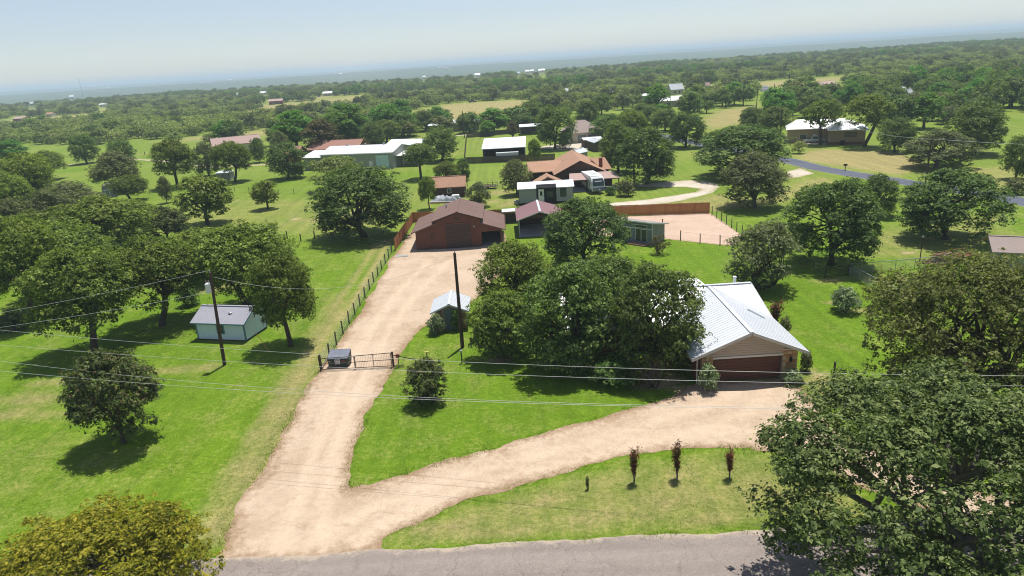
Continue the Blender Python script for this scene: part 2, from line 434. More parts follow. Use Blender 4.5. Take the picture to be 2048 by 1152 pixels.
MAT = dict(
    ground=ground_mat(),
    gravel=gravel_mat('pink_granite_gravel', (.505, .392, .288), (.385, .285, .195), (.275, .182, .108)),
    yard=gravel_mat('pink_gravel_pad', (.53, .395, .305), (.45, .32, .235), (.38, .26, .165), .5),
    track=gravel_mat('pale_caliche', (.56, .50, .41), (.46, .40, .31), (.33, .29, .17)),
    asphalt=asphalt_mat('worn_chipseal_asphalt', (.205, .172, .152), (.28, .240, .212), (.42, .345, .265)),
    asphalt2=asphalt_mat('dark_asphalt', (.085, .095, .125), (.115, .125, .155), (.30, .28, .22)),
    concrete=M('concrete', (.36, .36, .35), (.26, .26, .25), 2, .9),
    roof_white=M('white_painted_roof_metal', (.86, .87, .87), (.78, .79, .80), 1.2, .32, .0, .5, blotch=.8),
    roof_silver=M('pale_silver_roof', (.60, .625, .66), (.53, .555, .59), 1.2, .4, .0, .45),
    rib=M('roof_rib_metal', (.60, .625, .66), (.55, .575, .61), 1.5, .45, .0, .4),
    white=M('white_paint', (.78, .78, .76), (.66, .66, .63), 2, .6),
    trim=M('offwhite_trim', (.70, .67, .62), (.60, .57, .52), 3, .6),
    fascia=M('pale_fascia', (.60, .57, .56), (.5, .47, .46), 3, .6),
    siding=M('beige_siding', (.50, .40, .34), (.42, .33, .28), 6, .75, stretch=(1, 1, 6)),
    brick=M('red_brown_brick', (.24, .085, .055), (.14, .05, .035), 7, .9, bmp=.4, stretch=(1, 1, 3)),
    doorwood=M('mahogany_door_boards', (.17, .066, .044), (.095, .038, .027), 5, .65, stretch=(1, 1, 8)),
    stone1=M('sandstone_gold', (.52, .33, .16), (.38, .22, .10), 5, .9, bmp=.5),
    stone2=M('sandstone_rust', (.42, .21, .095), (.29, .14, .07), 5, .9, bmp=.5),
    stone3=M('sandstone_cream', (.56, .43, .27), (.46, .33, .2), 5, .9, bmp=.5),
    mortar=M('mortar', (.40, .33, .26), (.31, .25, .19), 6, .95),
    barnred=M('red_stained_barn_boards', (.205, .084, .057), (.100, .042, .031), 3, .88, stretch=(4, 4, .35), bmp=.4),
    barndark=M('dark_roll_door', (.075, .042, .034), (.05, .03, .026), 4, .6, stretch=(.5, .5, 6)),
    roof_brown=M('red_brown_shingles', (.212, .140, .120), (.135, .088, .077), 7, .95, bmp=.6, blotch=.7, spec=.15),
    roof_maroon=M('maroon_metal_roof', (.235, .125, .13), (.18, .095, .098), 3, .6),
    roof_tan=M('tan_brown_shingles', (.40, .235, .155), (.30, .17, .11), 8, .92, bmp=.5, blotch=.7),
    roof_pink=M('faded_red_shingles', (.36, .195, .148), (.28, .148, .112), 8, .92, bmp=.4),
    roof_rose=M('rose_shingles', (.40, .29, .255), (.32, .225, .2), 8, .92, bmp=.4),
    roof_grey=M('weathered_grey_shingles', (.30, .27, .26), (.22, .20, .19), 8, .92, bmp=.5),
    roof_ash=M('pale_ash_shingles', (.34, .34, .385), (.25, .25, .29), 8, .92, bmp=.5),
    roof_taupe=M('taupe_shingles', (.33, .26, .235), (.25, .20, .18), 8, .92, bmp=.4),
    cedar=M('red_cedar_boards', (.42, .165, .062), (.27, .10, .04), 5, .85, stretch=(6, 6, .6), bmp=.3),
    oldwood=M('grey_weathered_boards', (.10, .075, .06), (.065, .048, .038), 5, .9, stretch=(6, 6, .6), bmp=.3),
    post=M('treated_fence_post', (.125, .10, .075), (.075, .06, .045), 4, .9, stretch=(3, 3, .6)),
    pole=M('creosoted_pole', (.085, .05, .036), (.05, .03, .023), 3, .85, stretch=(4, 4, .5)),
    steel=M('dark_pipe', (.07, .048, .04), (.045, .032, .028), 6, .6, .3),
    galv=M('galvanised_wire', (.42, .43, .43), (.33, .34, .34), 6, .5, .4),
    wire=M('aluminium_cable', (.62, .62, .60), (.52, .52, .50), 3, .5, .3),
    black=M('black_paint', (.014, .014, .016), (.022, .022, .024), 3, .85, spec=.15),
    rubber=M('tyre_rubber', (.022, .022, .022), (.03, .03, .03), 3, .9),
    bluewall=M('pale_blue_boards', (.61, .71, .83), (.53, .63, .76), 2.5, .75, wave=('Z', 2.4, .02)),
    bluetrim=M('teal_blue_trim', (.10, .22, .29), (.08, .17, .23), 3, .6),
    greywall=M('grey_metal_siding', (.34, .36, .37), (.28, .30, .31), 2, .6, wave=('X', 1.6, .03)),
    cottage=M('slate_blue_boards', (.20, .24, .29), (.16, .19, .235), 3, .75, wave=('Z', 2.2, .02)),
    cottside=M('grey_green_boards', (.26, .29, .27), (.2, .225, .21), 3, .75, wave=('Z', 2.2, .02)),
    sage=M('sage_metal_siding', (.32, .335, .305), (.265, .28, .255), 2, .6, wave=('X', 1.5, .03)),
    dooraqua=M('pale_aqua_door', (.50, .66, .70), (.42, .57, .62), 2, .5, wave=('Z', 1.0, .02)),
    tan=M('tan_metal_siding', (.34, .31, .25), (.28, .25, .2), 2, .7, wave=('X', 1.2, .03)),
    beigebrick=M('beige_brick', (.40, .29, .18), (.31, .22, .135), 6, .9, bmp=.3),
    brownwall=M('dark_brown_boards', (.085, .045, .032), (.055, .03, .022), 3, .85, stretch=(4, 4, .6)),
    cream=M('cream_stucco', (.62, .55, .44), (.52, .46, .37), 2, .85),
    welldoor=M('blue_grey_boards', (.19, .23, .25), (.14, .17, .19), 4, .8, stretch=(6, 6, .5)),
    glass=glass_mat('window_glass'),
    rvwhite=M('trailer_fibreglass', (.70, .72, .72), (.60, .62, .62), 1.5, .3),
    rvgrey=M('trailer_grey_band', (.22, .25, .27), (.17, .19, .21), 2, .4),
    carwhite=M('white_car_paint', (.66, .67, .68), (.6, .61, .62), 1, .25, .0, .5),
    cardark=M('dark_car_paint', (.05, .06, .08), (.04, .045, .06), 1, .25, .0, .5),
    binblack=M('green_black_steel', (.022, .034, .032), (.035, .05, .045), 5, .55),
    binlid=M('blue_grey_plastic_lid', (.19, .21, .265), (.145, .16, .205), 5, .5),
    rust=M('rusty_steel', (.22, .075, .045), (.13, .05, .035), 5, .85),
    tarp=M('silver_grey_tarp', (.36, .39, .42), (.12, .14, .16), 2.2, .45, bmp=.4),
    lumber=M('weathered_lumber', (.36, .22, .15), (.22, .13, .09), 4, .85, stretch=(1, 6, 6)),
    paper=M('sign_white', (.75, .75, .72), (.62, .62, .6), 4, .7),
    yellow=M('yellow_plastic', (.62, .52, .12), (.5, .42, .1), 3, .5),
    orange=M('orange_sleeve', (.65, .28, .05), (.5, .2, .04), 3, .5),
    bark=M('oak_bark', (.085, .062, .048), (.045, .033, .027), 6, .95, stretch=(3, 3, .7), bmp=.6),
    barkgrey=M('grey_bark', (.16, .135, .115), (.095, .08, .07), 6, .95, stretch=(3, 3, .7), bmp=.6),
    leaf_oak=leaf_mat('live_oak_leaves', (0.050, 0.090, 0.021), (0.102, 0.160, 0.036), (0.190, 0.249, 0.070)),
    leaf_hero=leaf_mat('glossy_oak_leaves', (0.047, 0.077, 0.017), (0.099, 0.145, 0.034), (0.220, 0.258, 0.090), .2, hue=.004),
    leaf_elm=leaf_mat('olive_elm_leaves', (.066, .086, .019), (.124, .148, .034), (.225, .235, .070), hue=.005),
    leaf_left=leaf_mat('olive_green_leaves', (.060, .096, .014), (.122, .176, .027), (.225, .275, .052), hue=.008),
    leaf_dusty=leaf_mat('dusty_grey_green_leaves', (0.070, 0.088, 0.034), (0.130, 0.153, 0.059), (0.209, 0.224, 0.104)),
    leaf_mesq=leaf_mat('pale_mesquite_leaves', (.12, .155, .04), (.20, .245, .07), (.28, .31, .11), .3),
    leaf_pecan=leaf_mat('bright_pecan_leaves', (0.054, 0.141, 0.020), (0.097, 0.226, 0.028), (0.162, 0.307, 0.049), .32),
    leaf_syc=leaf_mat('yellow_green_leaves', (0.065, 0.111, 0.018), (0.130, 0.189, 0.031), (0.221, 0.267, 0.058), .32),
    leaf_gold=leaf_mat('golden_green_leaves', (.10, .125, .008), (.21, .215, .014), (.34, .30, .03), .3, hue=.004),
    leaf_myrtle=leaf_mat('dark_myrtle_leaves', (.036, .056, .015), (.068, .096, .025), (.120, .145, .045), .2, ((.15, .095, .045), .92), .004),
    leaf_red=leaf_mat('wine_red_leaves', (.12, .03, .03), (.22, .05, .045), (.30, .10, .08), .3, ((.07, .10, .03), .66)),
    leaf_rust=leaf_mat('russet_leaves', (.06, .055, .018), (.10, .088, .028), (.15, .125, .045), .3),
    leaf_silver=leaf_mat('silvery_sage_leaves', (.10, .15, .06), (.20, .27, .115), (.38, .44, .26), .2, hue=.01),
    leaf_bush=leaf_mat('fresh_green_leaves', (.04, .09, .015), (.075, .14, .025), (.13, .2, .045), .32),
)
# ------------------------------------------------------------------ outlines of the drives and roads (surveyed from the photo)
def W2(pts):
    return [tuple(P(x, y)[:2]) for x, y in pts]

DRIVE = W2([(428, 1124), (478, 1010), (520, 942), (560, 880), (600, 805), (640, 738), (700, 652), (745, 580), (790, 505), (836, 447),
            (870, 440), (1012, 468), (1016, 492), (1010, 540), (968, 580), (938, 612), (900, 628), (868, 640), (845, 655), (825, 680), (803, 712), (786, 740),
            (760, 785), (735, 830), (712, 880), (700, 930), (693, 965), (700, 976), (760, 962), (850, 935), (1000, 895), (1100, 862),
            (1200, 835), (1290, 808), (1340, 790), (1378, 770), (1432, 764), (1562, 756), (1600, 768), (1630, 808), (1660, 850), (1780, 915), (1960, 985),
            (2200, 1030), (2200, 1075), (1900, 1040), (1700, 965), (1600, 915), (1500, 897), (1400, 896), (1290, 905), (1180, 930), (1050, 965), (950, 995), (870, 1030),
            (805, 1058), (772, 1078), (765, 1094), (790, 1106), (600, 1114)])
YARD = W2([(1180, 440), (1240, 433), (1330, 429), (1420, 426), (1483, 470), (1476, 493), (1410, 487), (1335, 478), (1270, 475), (1180, 470)])
LOOP = W2([(1150, 416), (1230, 405), (1300, 398), (1390, 384), (1400, 378), (1370, 374), (1300, 374), (1250, 371), (1300, 366), (1380, 360), (1425, 364), (1441, 374), (1425, 386),
           (1360, 402), (1290, 412), (1200, 420), (1150, 424)])
PASTDRIVE = W2([(1575, 343), (1600, 336), (1614, 341), (1632, 347), (1600, 354), (1575, 358)])
def strip(center, w):
    c = [Vector((p[0], p[1])) for p in center]
    l = []; r = []
    for i, p in enumerate(c):
        d = (c[min(i + 1, len(c) - 1)] - c[max(i - 1, 0)]).normalized()
        n = Vector((-d.y, d.x)) * (w / 2)
        l.append(tuple(p + n)); r.append(tuple(p - n))
    return l + r[::-1]
COUNTY = strip(W2([(1280, 262), (1380, 284), (1480, 303), (1577, 321), (1640, 337), (1700, 347.5), (1780, 360), (1880, 375), (1985, 391), (2048, 404), (2200, 436), (2600, 520)]), 5.2)
FARROAD = strip(W2([(1520, 172), (1545, 185), (1555, 195), (1575, 206)]), 8)
LANE = strip(W2([(60, 338), (150, 328), (260, 318), (330, 322), (430, 335), (520, 330), (640, 322)]), 2.6)
BACKLANE = strip(W2([(905, 272), (960, 268), (1040, 262), (1110, 258)]), 3.2)
BARNYARD = W2([(1575, 268), (1640, 262), (1680, 270), (1690, 283), (1650, 290), (1600, 288), (1570, 282)])
HIPYARD = W2([(1070, 296), (1100, 290), (1140, 287), (1200, 284), (1200, 296), (1120, 300)])
ROADF = [(-110, 24.6), (-60, 24.4), (-10, 24.4), (40, 24.2), (110, 24.0), (110, 31.9), (60, 31.9), (12, 32.0), (-8, 32.25), (-18, 32.35), (-60, 32.5), (-110, 32.6)]

def resample(poly, step, jit, rng):
    out = []
    n = len(poly)
    for i in range(n):
        a = np.array(poly[i]); b = np.array(poly[(i + 1) % n])
        L_ = np.linalg.norm(b - a); k = max(1, int(L_ / step))
        for j in range(k):
            p = a + (b - a) * j / k
            w = (vnoise(p[0], p[1], .9) - .5) * jit * 2 + (rng.random() - .5) * jit * .6 + (vnoise(p[0], p[1], 4) - .5) * jit * 2.5
            d = (b - a) / max(L_, 1e-6)
            out.append((p[0] - d[1] * w, p[1] + d[0] * w))
    return out

RUTS = []
def sheet(name, poly, z, mat, step=.5, jit=.1, edgemax=6.0, ruts=()):
    rng = np.random.default_rng(len(name))
    b = resample(poly, step, jit, rng)
    xs = [p[0] for p in b]; ys = [p[1] for p in b]
    gs = step * 1.6
    gx, gy = np.meshgrid(np.arange(min(xs), max(xs), gs), np.arange(min(ys), max(ys), gs))
    g = np.stack([gx.ravel(), gy.ravel()], 1)
    g = g[inside(g[:, 0], g[:, 1], b)]
    if len(g):
        g = g[seg_dist(g, b) > gs * .45]
    vin = [Vector(p) for p in b] + [Vector(p) for p in g]
    ed = [(i, (i + 1) % len(b)) for i in range(len(b))]
    r = delaunay_2d_cdt(vin, ed, [], 1, 1e-5)
    vo = np.array([(v.x, v.y) for v in r[0]])
    tri = np.array([f for f in r[2] if len(f) == 3], np.int32)
    e = np.minimum(seg_dist(vo, b), edgemax)
    m = arr_mesh(name, np.column_stack([vo, np.full(len(vo), z)]), tri, [mat], attrs={'edge': e, 'rut': np.max([np.zeros(len(vo))] + [np.clip(1.25 - seg_dist(vo, W2(l), False) / .55, 0, 1) for l in ruts], axis=0)})
    o = link(name, m); o['kind'] = 'structure'
    return o

# ------------------------------------------------------------------ terrain
def terrain_z(x, y):
    r = np.hypot(x, y)
    s = lambda a, b: np.clip((r - a) / (b - a), 0, 1) ** 2 * (3 - 2 * np.clip((r - a) / (b - a), 0, 1))
    az = np.arctan2(x, np.maximum(y, 1))
    edge = 1000 + 450 * np.clip(np.abs(az + .05) / .6, 0, 1)
    t = np.clip((r - edge) / 1600, 0, 1); t = t * t * (3 - 2 * t)
    z = -22 * t
    z = z + s(3000, 5200) * (20 + 16 * (vnoise(x, y, 1500) - .5)) - s(5400, 6200) * 14
    z = z + s(6500, 9500) * (30 + 16 * (vnoise(x, y, 2100) - .5)) - s(9700, 10400) * 22
    z = z + s(10500, 14000) * (30 + 22 * (vnoise(x, y, 3300) - .5))
    z = z + s(1500, 2600) * 5 * (vnoise(x, y, 500) - .5)
    return z

def axis(spec):
    out = []
    for a, b, st in spec:
        out.append(np.arange(a, b, st))
    return np.concatenate(out)

gpos = 150 * 1.085 ** np.arange(0, 62)
gx = np.concatenate([-gpos[::-1], np.arange(-148, -62, 2.0), np.arange(-62, 62, .9), np.arange(62, 150, 2.0), gpos])
gyp = 340 * 1.075 ** np.arange(0, 58)
gy = np.concatenate([np.array([-400, -150, -60, -20, 0, 10]), np.arange(16, 120, .9), np.arange(120, 340, 2.2), gyp])
GX, GY = np.meshgrid(gx, gy)
vx = GX.ravel(); vy = GY.ravel()
GZ = terrain_z(vx, vy)
pp = proj(np.column_stack([vx, vy, np.zeros(len(vx))]))
front = pp[:, 2] > 3
ppx = np.where(front, pp[:, 0], -9999); ppy = np.where(front, pp[:, 1], -9999)

def soft_poly(pts, soft):
    w = W2(pts)
    ins = inside(vx, vy, w)
    near = (vx > min(p[0] for p in w) - 3 * soft) & (vx < max(p[0] for p in w) + 3 * soft) & (vy > min(p[1] for p in w) - 3 * soft) & (vy < max(p[1] for p in w) + 3 * soft)
    d = np.full(len(vx), 1e3)
    idx = np.where(near)[0]
    if len(idx): d[idx] = seg_dist(np.column_stack([vx[idx], vy[idx]]), w)
    sd = np.where(ins, d, -d)
    return np.clip(.5 + sd / (2 * soft), 0, 1)
def soft_line(pts, w, soft):
    wl_ = W2(pts)
    d = seg_dist(np.column_stack([vx, vy]), wl_, False)
    return np.clip((w / 2 + soft - d) / soft, 0, 1)
def blob(px, py, rx, ry):
    c = P(px, py)
    q = np.hypot((vx - c.x) / rx, (vy - c.y) / ry)
    return np.clip(1.3 - q, 0, 1)

far = np.clip((np.hypot(vx, vy) - 95) / 60, 0, 1)
dry = .20 * vnoise(vx, vy, 7) + .14 * vnoise(vx, vy, 26) + .06 * vnoise(vx, vy, 2.2)
lush_n = np.clip(vnoise(vx + 40, vy, 14) - .45, 0, 1) * 1.2
dirt = np.zeros(len(vx)); lush = lush_n.copy(); past = np.clip((vy - 92) / 40, 0, 1) * (.30 + .6 * vnoise(vx, vy, 40))
def mx(a, b, k=1.0): return np.maximum(a, b * k)
# mown strip and wheel tracks along the boundary fence
dry = mx(dry, soft_line([(440, 1060), (520, 905), (590, 775), (640, 700)], 2.6, 1.6), .62)
dry = mx(dry, soft_line([(590, 775), (665, 655), (735, 560), (775, 480)], .8, .7), .75)
dry = mx(dry, soft_line([(570, 770), (640, 650), (705, 560), (750, 490)], .8, .7), .62)
for a in [(60, 800, 5, 2.2), (20, 830, 4, 1.6), (110, 765, 4, 1.4), (235, 745, 3, 1.2), (350, 738, 3, 1.2), (415, 735, 2.4, 1.2), (330, 745, 4, 1), (100, 830, 3, 1.2), (440, 575, 5, 3), (500, 560, 4, 2)]:
    dry = mx(dry, blob(*a), .62)
dry = mx(dry, soft_poly([(770, 1090), (820, 1055), (950, 1000), (1180, 935), (1400, 900), (1520, 902), (1700, 980), (1900, 1050), (1500, 1062), (1000, 1085)], 1.5), .56)
for a in [(1200, 1040, 5, 1.0), (1000, 1070, 6, .8), (1350, 1000, 3, .8), (880, 1060, 4, 1.2), (1430, 1040, 4, 1), (1500, 1000, 2, .8), (1100, 1000, 2.5, .7)]:
    dry = mx(dry, blob(*a), .75)
for a in [(1640, 765, 3.2, 1.6), (1620, 745, 1.5, 1), (1650, 790, 2, 2), (1715, 622, 2.2, .8), (1665, 605, 1, .8), (1780, 560, 3, 2), (1660, 560, 3, 1.2), (700, 430, 6, 4), (640, 440, 4, 3), (600, 440, 5, 2)]:
    dry = mx(dry, blob(*a), .72)
for a in [(1640, 755, 1.6, .7), (1815, 505, 1.6, .8), (1380, 780, 2.5, 1), (1340, 760, 2, 1.6), (1268, 962, .6, .4), (1356, 958, .8, .5), (1460, 955, .7, .5), (870, 662, 1, .5), (1000, 720, 2, 1.2), (1310, 770, 3, 1.2), (590, 438, 1.5, .5), (625, 440, 1.2, .4)]:
    dirt = mx(dirt, blob(*a), .8)
dirt = mx(dirt, soft_line([(650, 470), (700, 455), (720, 440)], .5, .8), .6)
# dry fields
dry = mx(dry, soft_poly([(790, 245), (830, 222), (900, 208), (1060, 200), (1075, 232), (960, 246)], 8), .85)
dry = mx(dry, soft_poly([(1590, 310), (1640, 298), (1800, 304), (1860, 330), (1800, 352), (1700, 336), (1600, 322)], 3), .95)
dry = mx(dry, soft_poly([(1800, 335), (2060, 330), (2060, 395), (1900, 372)], 4), .55)
dry = mx(dry, soft_poly([(1390, 245), (1430, 222), (1510, 210), (1540, 222), (1500, 245), (1420, 262)], 6), .8)
dry = mx(dry, soft_poly([(1260, 420), (1300, 408), (1430, 388), (1520, 395), (1600, 360), (1640, 352), (1700, 365), (1560, 408), (1440, 425)], 2.5), .62)
dry = mx(dry, soft_poly([(1640, 470), (1800, 440), (2060, 400), (2060, 520), (1820, 530), (1700, 520)], 6), .50)
dry = mx(dry, soft_poly([(260, 470), (420, 390), (620, 395), (790, 410), (800, 470), (640, 480), (480, 480)], 6), .40)
dry = mx(dry, soft_poly([(0, 246), (215, 228), (215, 238), (0, 254)], 8), .8)
dry = mx(dry, soft_poly([(420, 236), (560, 208), (700, 196), (730, 204), (560, 224), (440, 246)], 12), .75)
dry = mx(dry, soft_poly([(985, 415), (1030, 395), (1030, 412)], 1.5), .8)
for a in [(985, 405, 3, 2), (1000, 385, 4, 3), (1090, 322, 6, 4), (1130, 300, 6, 3)]:
    dry = mx(dry, blob(*a), .8)
lush = mx(lush, soft_poly([(0, 760), (150, 640), (430, 560), (640, 560), (640, 700), (300, 760), (0, 900)], 4), .9)
lush = mx(lush, soft_poly([(700, 960), (820, 690), (1000, 700), (1380, 770), (1000, 880)], 3), .8)
lush = mx(lush, soft_poly([(1290, 490), (1480, 500), (1640, 560), (1760, 640), (1700, 800), (1600, 700), (1540, 590), (1420, 560)], 3), .8)
past = past * (1 - lush)
wood = np.clip((np.hypot(vx, vy) - 1000) / 500, 0, 1) * .92
clear_far = np.clip((vnoise(vx + 77, vy * 1.6, 95) - .57) * 7, 0, 1) * np.clip((vy - 290) / 40, 0, 1)
dry = mx(dry, clear_far, .8); dry = mx(dry, np.clip((vy - 380) / 200, 0, 1) * vnoise(vx, vy, 60), .55)
# quarry and cleared ground seen far off
q1 = inside(ppx, ppy, [(590, 168), (700, 152), (780, 150), (800, 156), (640, 172)]) & (np.hypot(vx, vy) > 1500)
wood = np.where(q1, .15, wood); dirt = np.where(q1, .9, dirt)

ny, nx_ = GX.shape
ii = np.arange(nx_ * ny).reshape(ny, nx_)
quads = np.stack([ii[:-1, :-1], ii[:-1, 1:], ii[1:, 1:], ii[1:, :-1]], -1).reshape(-1, 4)
gm = arr_mesh('ground', np.column_stack([vx, vy, GZ]), quads, [MAT['ground']], attrs=dict(dry=dry, dirt=dirt, lush=lush, pasture=past, wood=wood))
gm.polygons.foreach_set('use_smooth', [True] * len(gm.polygons))
ground = link('ground', gm); ground['kind'] = 'structure'

sheet('road', ROADF, .022, MAT['asphalt'], .35, .11)
sheet('gravel_drive', DRIVE, .014, MAT['gravel'], .38, .2, ruts=[
    [(560, 1085), (600, 1000), (632, 900), (668, 800), (695, 745), (740, 660), (800, 580), (860, 520)], [(640, 1080), (650, 1000), (668, 900), (705, 800), (735, 742), (780, 660), (830, 590), (900, 520)],
    [(640, 1075), (760, 1010), (900, 958), (1050, 917), (1200, 880), (1330, 838), (1450, 800), (1480, 778)], [(720, 1080), (800, 1030), (930, 978), (1080, 940), (1230, 902), (1380, 865), (1500, 822), (1540, 780)],
    [(1250, 880), (1400, 862), (1520, 862), (1640, 885)]])
sheet('gravel_yard', YARD, .012, MAT['yard'], .6, .06)
sheet('caliche_drive', LOOP, .012, MAT['track'], .8, .15)
sheet('caliche_drive', PASTDRIVE, .012, MAT['track'], .8, .15)
sheet('county_road', COUNTY, .020, MAT['asphalt2'], 1.2, .06)
sheet('far_road', FARROAD, .02, MAT['asphalt2'], 3, .1)
sheet('lane', LANE, .012, MAT['track'], 1.5, .15)
sheet('lane', BACKLANE, .012, MAT['track'], 1.5, .15)
sheet('gravel_yard', BARNYARD, .012, MAT['track'], 1.5, .2)
sheet('gravel_yard', HIPYARD, .012, MAT['track'], 1.5, .2)
# ------------------------------------------------------------------ building helpers
def framed(b, face, at, u0, u1, z0, z1, kind='window', fm='white', pm='glass', bars=(1, 1), t=.07, depth=.05):
    """a window or door on a wall face. face: 'f','b' (y = at) or 'l','r' (x = at); outward normal implied"""
    sgn = -1 if face in 'fl' else 1
    def B_(mb, a0, a1, h0, h1, d0, d1):
        lo, hi = sorted((at + sgn * d0, at + sgn * d1))
        if face in 'fb': mb.box(a0, lo, h0, a1, hi, h1)
        else: mb.box(lo, a0, h0, hi, a1, h1)
    root = MB()
    B_(root, u0, u1, z0, z1, -.02, depth * .4)
    o = root.build('door' if kind == 'door' else 'window', MAT[pm], b)
    fr = MB()
    B_(fr, u0 - t, u0, z0 - (0 if kind == 'door' else t), z1 + t, -.02, depth)
    B_(fr, u1, u1 + t, z0 - (0 if kind == 'door' else t), z1 + t, -.02, depth)
    B_(fr, u0, u1, z1, z1 + t, -.02, depth)
    if kind != 'door': B_(fr, u0, u1, z0 - t, z0, -.02, depth * 1.4)
    nx_, nz_ = bars
    for i in range(1, nx_):
        c = u0 + (u1 - u0) * i / nx_; B_(fr, c - .02, c + .02, z0, z1, depth * .4, depth * .8)
    for i in range(1, nz_):
        c = z0 + (z1 - z0) * i / nz_; B_(fr, u0, u1, c - .02, c + .02, depth * .4, depth * .75)
    fr.build('frame', MAT[fm], o)
    if kind == 'door':
        h = MB(); s = u1 - .12 if u1 > u0 else u1
        B_(h, s - .03, s + .03, z0 + .95, z0 + 1.08, depth * .4, depth * .4 + .07)
        h.build('handle', MAT['steel'], o)
    return o

def slope_slabs(b, w, d, ze, zr, ax, ov, roofm, th=.14, ovg=None, name='roof', x0=None):
    """two roof slopes as parts plus ridge cap"""
    ovg = ov if ovg is None else ovg
    hw, hd = w / 2, d / 2
    run = hd if ax == 'x' else hw
    k = (zr - ze) / run
    zo = ze - k * ov
    for s in (-1, 1):
        m = MB()
        if ax == 'x':
            m.slab([(-hw - ovg, s * (hd + ov), zo), (hw + ovg, s * (hd + ov), zo), (hw + ovg, 0, zr), (-hw - ovg, 0, zr)][::(1 if s < 0 else -1)], (0, 0, th))
        else:
            m.slab([(s * (hw + ov), -hd - ovg, zo), (s * (hw + ov), hd + ovg, zo), (0, hd + ovg, zr), (0, -hd - ovg, zr)][::(-1 if s < 0 else 1)], (0, 0, th))
        m.build(name, MAT[roofm], b)
    m = MB()
    if ax == 'x': m.bar((-hw - ovg - .01, 0, zr + th + .005), (hw + ovg + .01, 0, zr + th + .005), .3, .06)
    else: m.bar((0, -hd - ovg - .01, zr + th + .005), (0, hd + ovg + .01, zr + th + .005), .3, .06)
    m.build('ridge_cap', MAT[roofm], b)

def gable_body(b, w, d, ze, zr, ax, wallm, name='wall'):
    hw, hd = w / 2, d / 2
    m = MB()
    if ax == 'x':
        m.slab([(-hw, -hd, 0), (-hw, -hd, ze), (-hw, 0, zr), (-hw, hd, ze), (-hw, hd, 0)], (w, 0, 0))
    else:
        m.slab([(-hw, -hd, 0), (hw, -hd, 0), (hw, -hd, ze), (0, -hd, zr), (-hw, -hd, ze)], (0, d, 0))
    return m.build(name, MAT[wallm], b)

def house(name, label, cat, cx, cy, rz, w, d, ze, zr, ax, wallm, roofm, ov=.4, wins=(), group=None, th=.14):
    b = thing(name, label, cat, (cx, cy, 0), rz, group)
    gable_body(b, w, d, ze, zr - .02, ax, wallm)
    slope_slabs(b, w, d, ze, zr, ax, ov, roofm, th)
    for wn_ in wins:
        face = wn_[0]
        at = {'f': -d / 2, 'b': d / 2, 'l': -w / 2, 'r': w / 2}[face]
        framed(b, face, at, *wn_[1:5], **(wn_[5] if len(wn_) > 5 else {}))
    return b

def hip_roof(b, w, d, ze, zr, ov, roofm, ridge=.0, th=.12):
    hw, hd = w / 2 + ov, d / 2 + ov
    r = ridge / 2
    pts = [(-hw, -hd, ze), (hw, -hd, ze), (hw, hd, ze), (-hw, hd, ze)]
    a, c = (-r, 0, zr), (r, 0, zr)
    for poly in ([pts[0], pts[1], c, a], [pts[1], pts[2], c], [pts[2], pts[3], a, c], [pts[3], pts[0], a]):
        MB().slab(poly, (0, 0, th)).build('roof', MAT[roofm], b)
    MB().box(-hw, -hd, ze - .1, hw, hd, ze - .002).build('soffit', MAT['trim'], b)
    MB().bar((-r - .1, 0, zr + th), (r + .1, 0, zr + th), .28, .06).build('ridge_cap', MAT[roofm], b)

def ribs(b, quad, n, mat, w=.05, h=.05, lift=.0):
    """standing seams from the eave edge (q0-q1) to the ridge edge (q3-q2), joined: each is a few pixels wide"""
    q = [Vector(p) for p in quad]
    nrm = (q[1] - q[0]).cross(q[3] - q[0]).normalized()
    m = MB()
    for i in range(n + 1):
        t = i / n
        m.bar(q[0].lerp(q[1], t) + nrm * (h * .4 + lift), q[3].lerp(q[2], t) + nrm * (h * .4 + lift), w, h, nrm)
    o = m.build('roof_seams', MAT[mat], b); o['kind'] = 'stuff'
    return o

# ------------------------------------------------------------------ the house with the white metal roof
hs = thing('ranch_house', 'low house with long white ribbed metal roof and gabled double garage at the gravel turnaround', 'house', (18.65, 50, 0))
GZ0, GZR = 2.42, 4.42           # garage eave and ridge
hw = 4.7
# garage wing walls (local: x around 0, y from 0 at the front)
MB().box(-4.0, .62, 0, -3.75, 8, 2.5).build('wall', MAT['brick'], hs)
MB().box(3.75, .62, 0, 4.0, 8, 2.5).build('wall', MAT['brick'], hs)
gw = MB().slab([(-3.95, .06, 2.30), (3.95, .06, 2.30), (3.95, .06, 2.56), (0, .06, 4.28), (-3.95, .06, 2.56)], (0, .5, 0)).build('gable_wall', MAT['siding'], hs)
lb = MB()
for i in range(9):
    z = 2.34 + i * .205; x = 3.9 * min(1, max(0, (4.28 - z) / 1.75)) - .1
    if x > .15: lb.slab([(-x, .06, z), (x, .06, z), (x - .02, .045, z + .2), (-x + .02, .045, z + .2)], (0, -.028, 0))
lb.build('gable_siding', MAT['siding'], hs)
MB().box(-2.85, -.03, 2.14, 2.82, .5, 2.30).build('door_header', MAT['trim'], hs)
dr = MB().box(-2.8, .34, 0, 2.76, .42, 2.16).build('garage_door', MAT['doorwood'], hs)
for i in range(8):
    z = .03 + i * .265
    MB().box(-2.78, .30, z, 2.74, .345, z + .245).build('plank', MAT['doorwood'], dr)
MB().box(-.15, .24, .75, .15, .30, .82).build('handle', MAT['steel'], dr)
rs = random.Random(3)
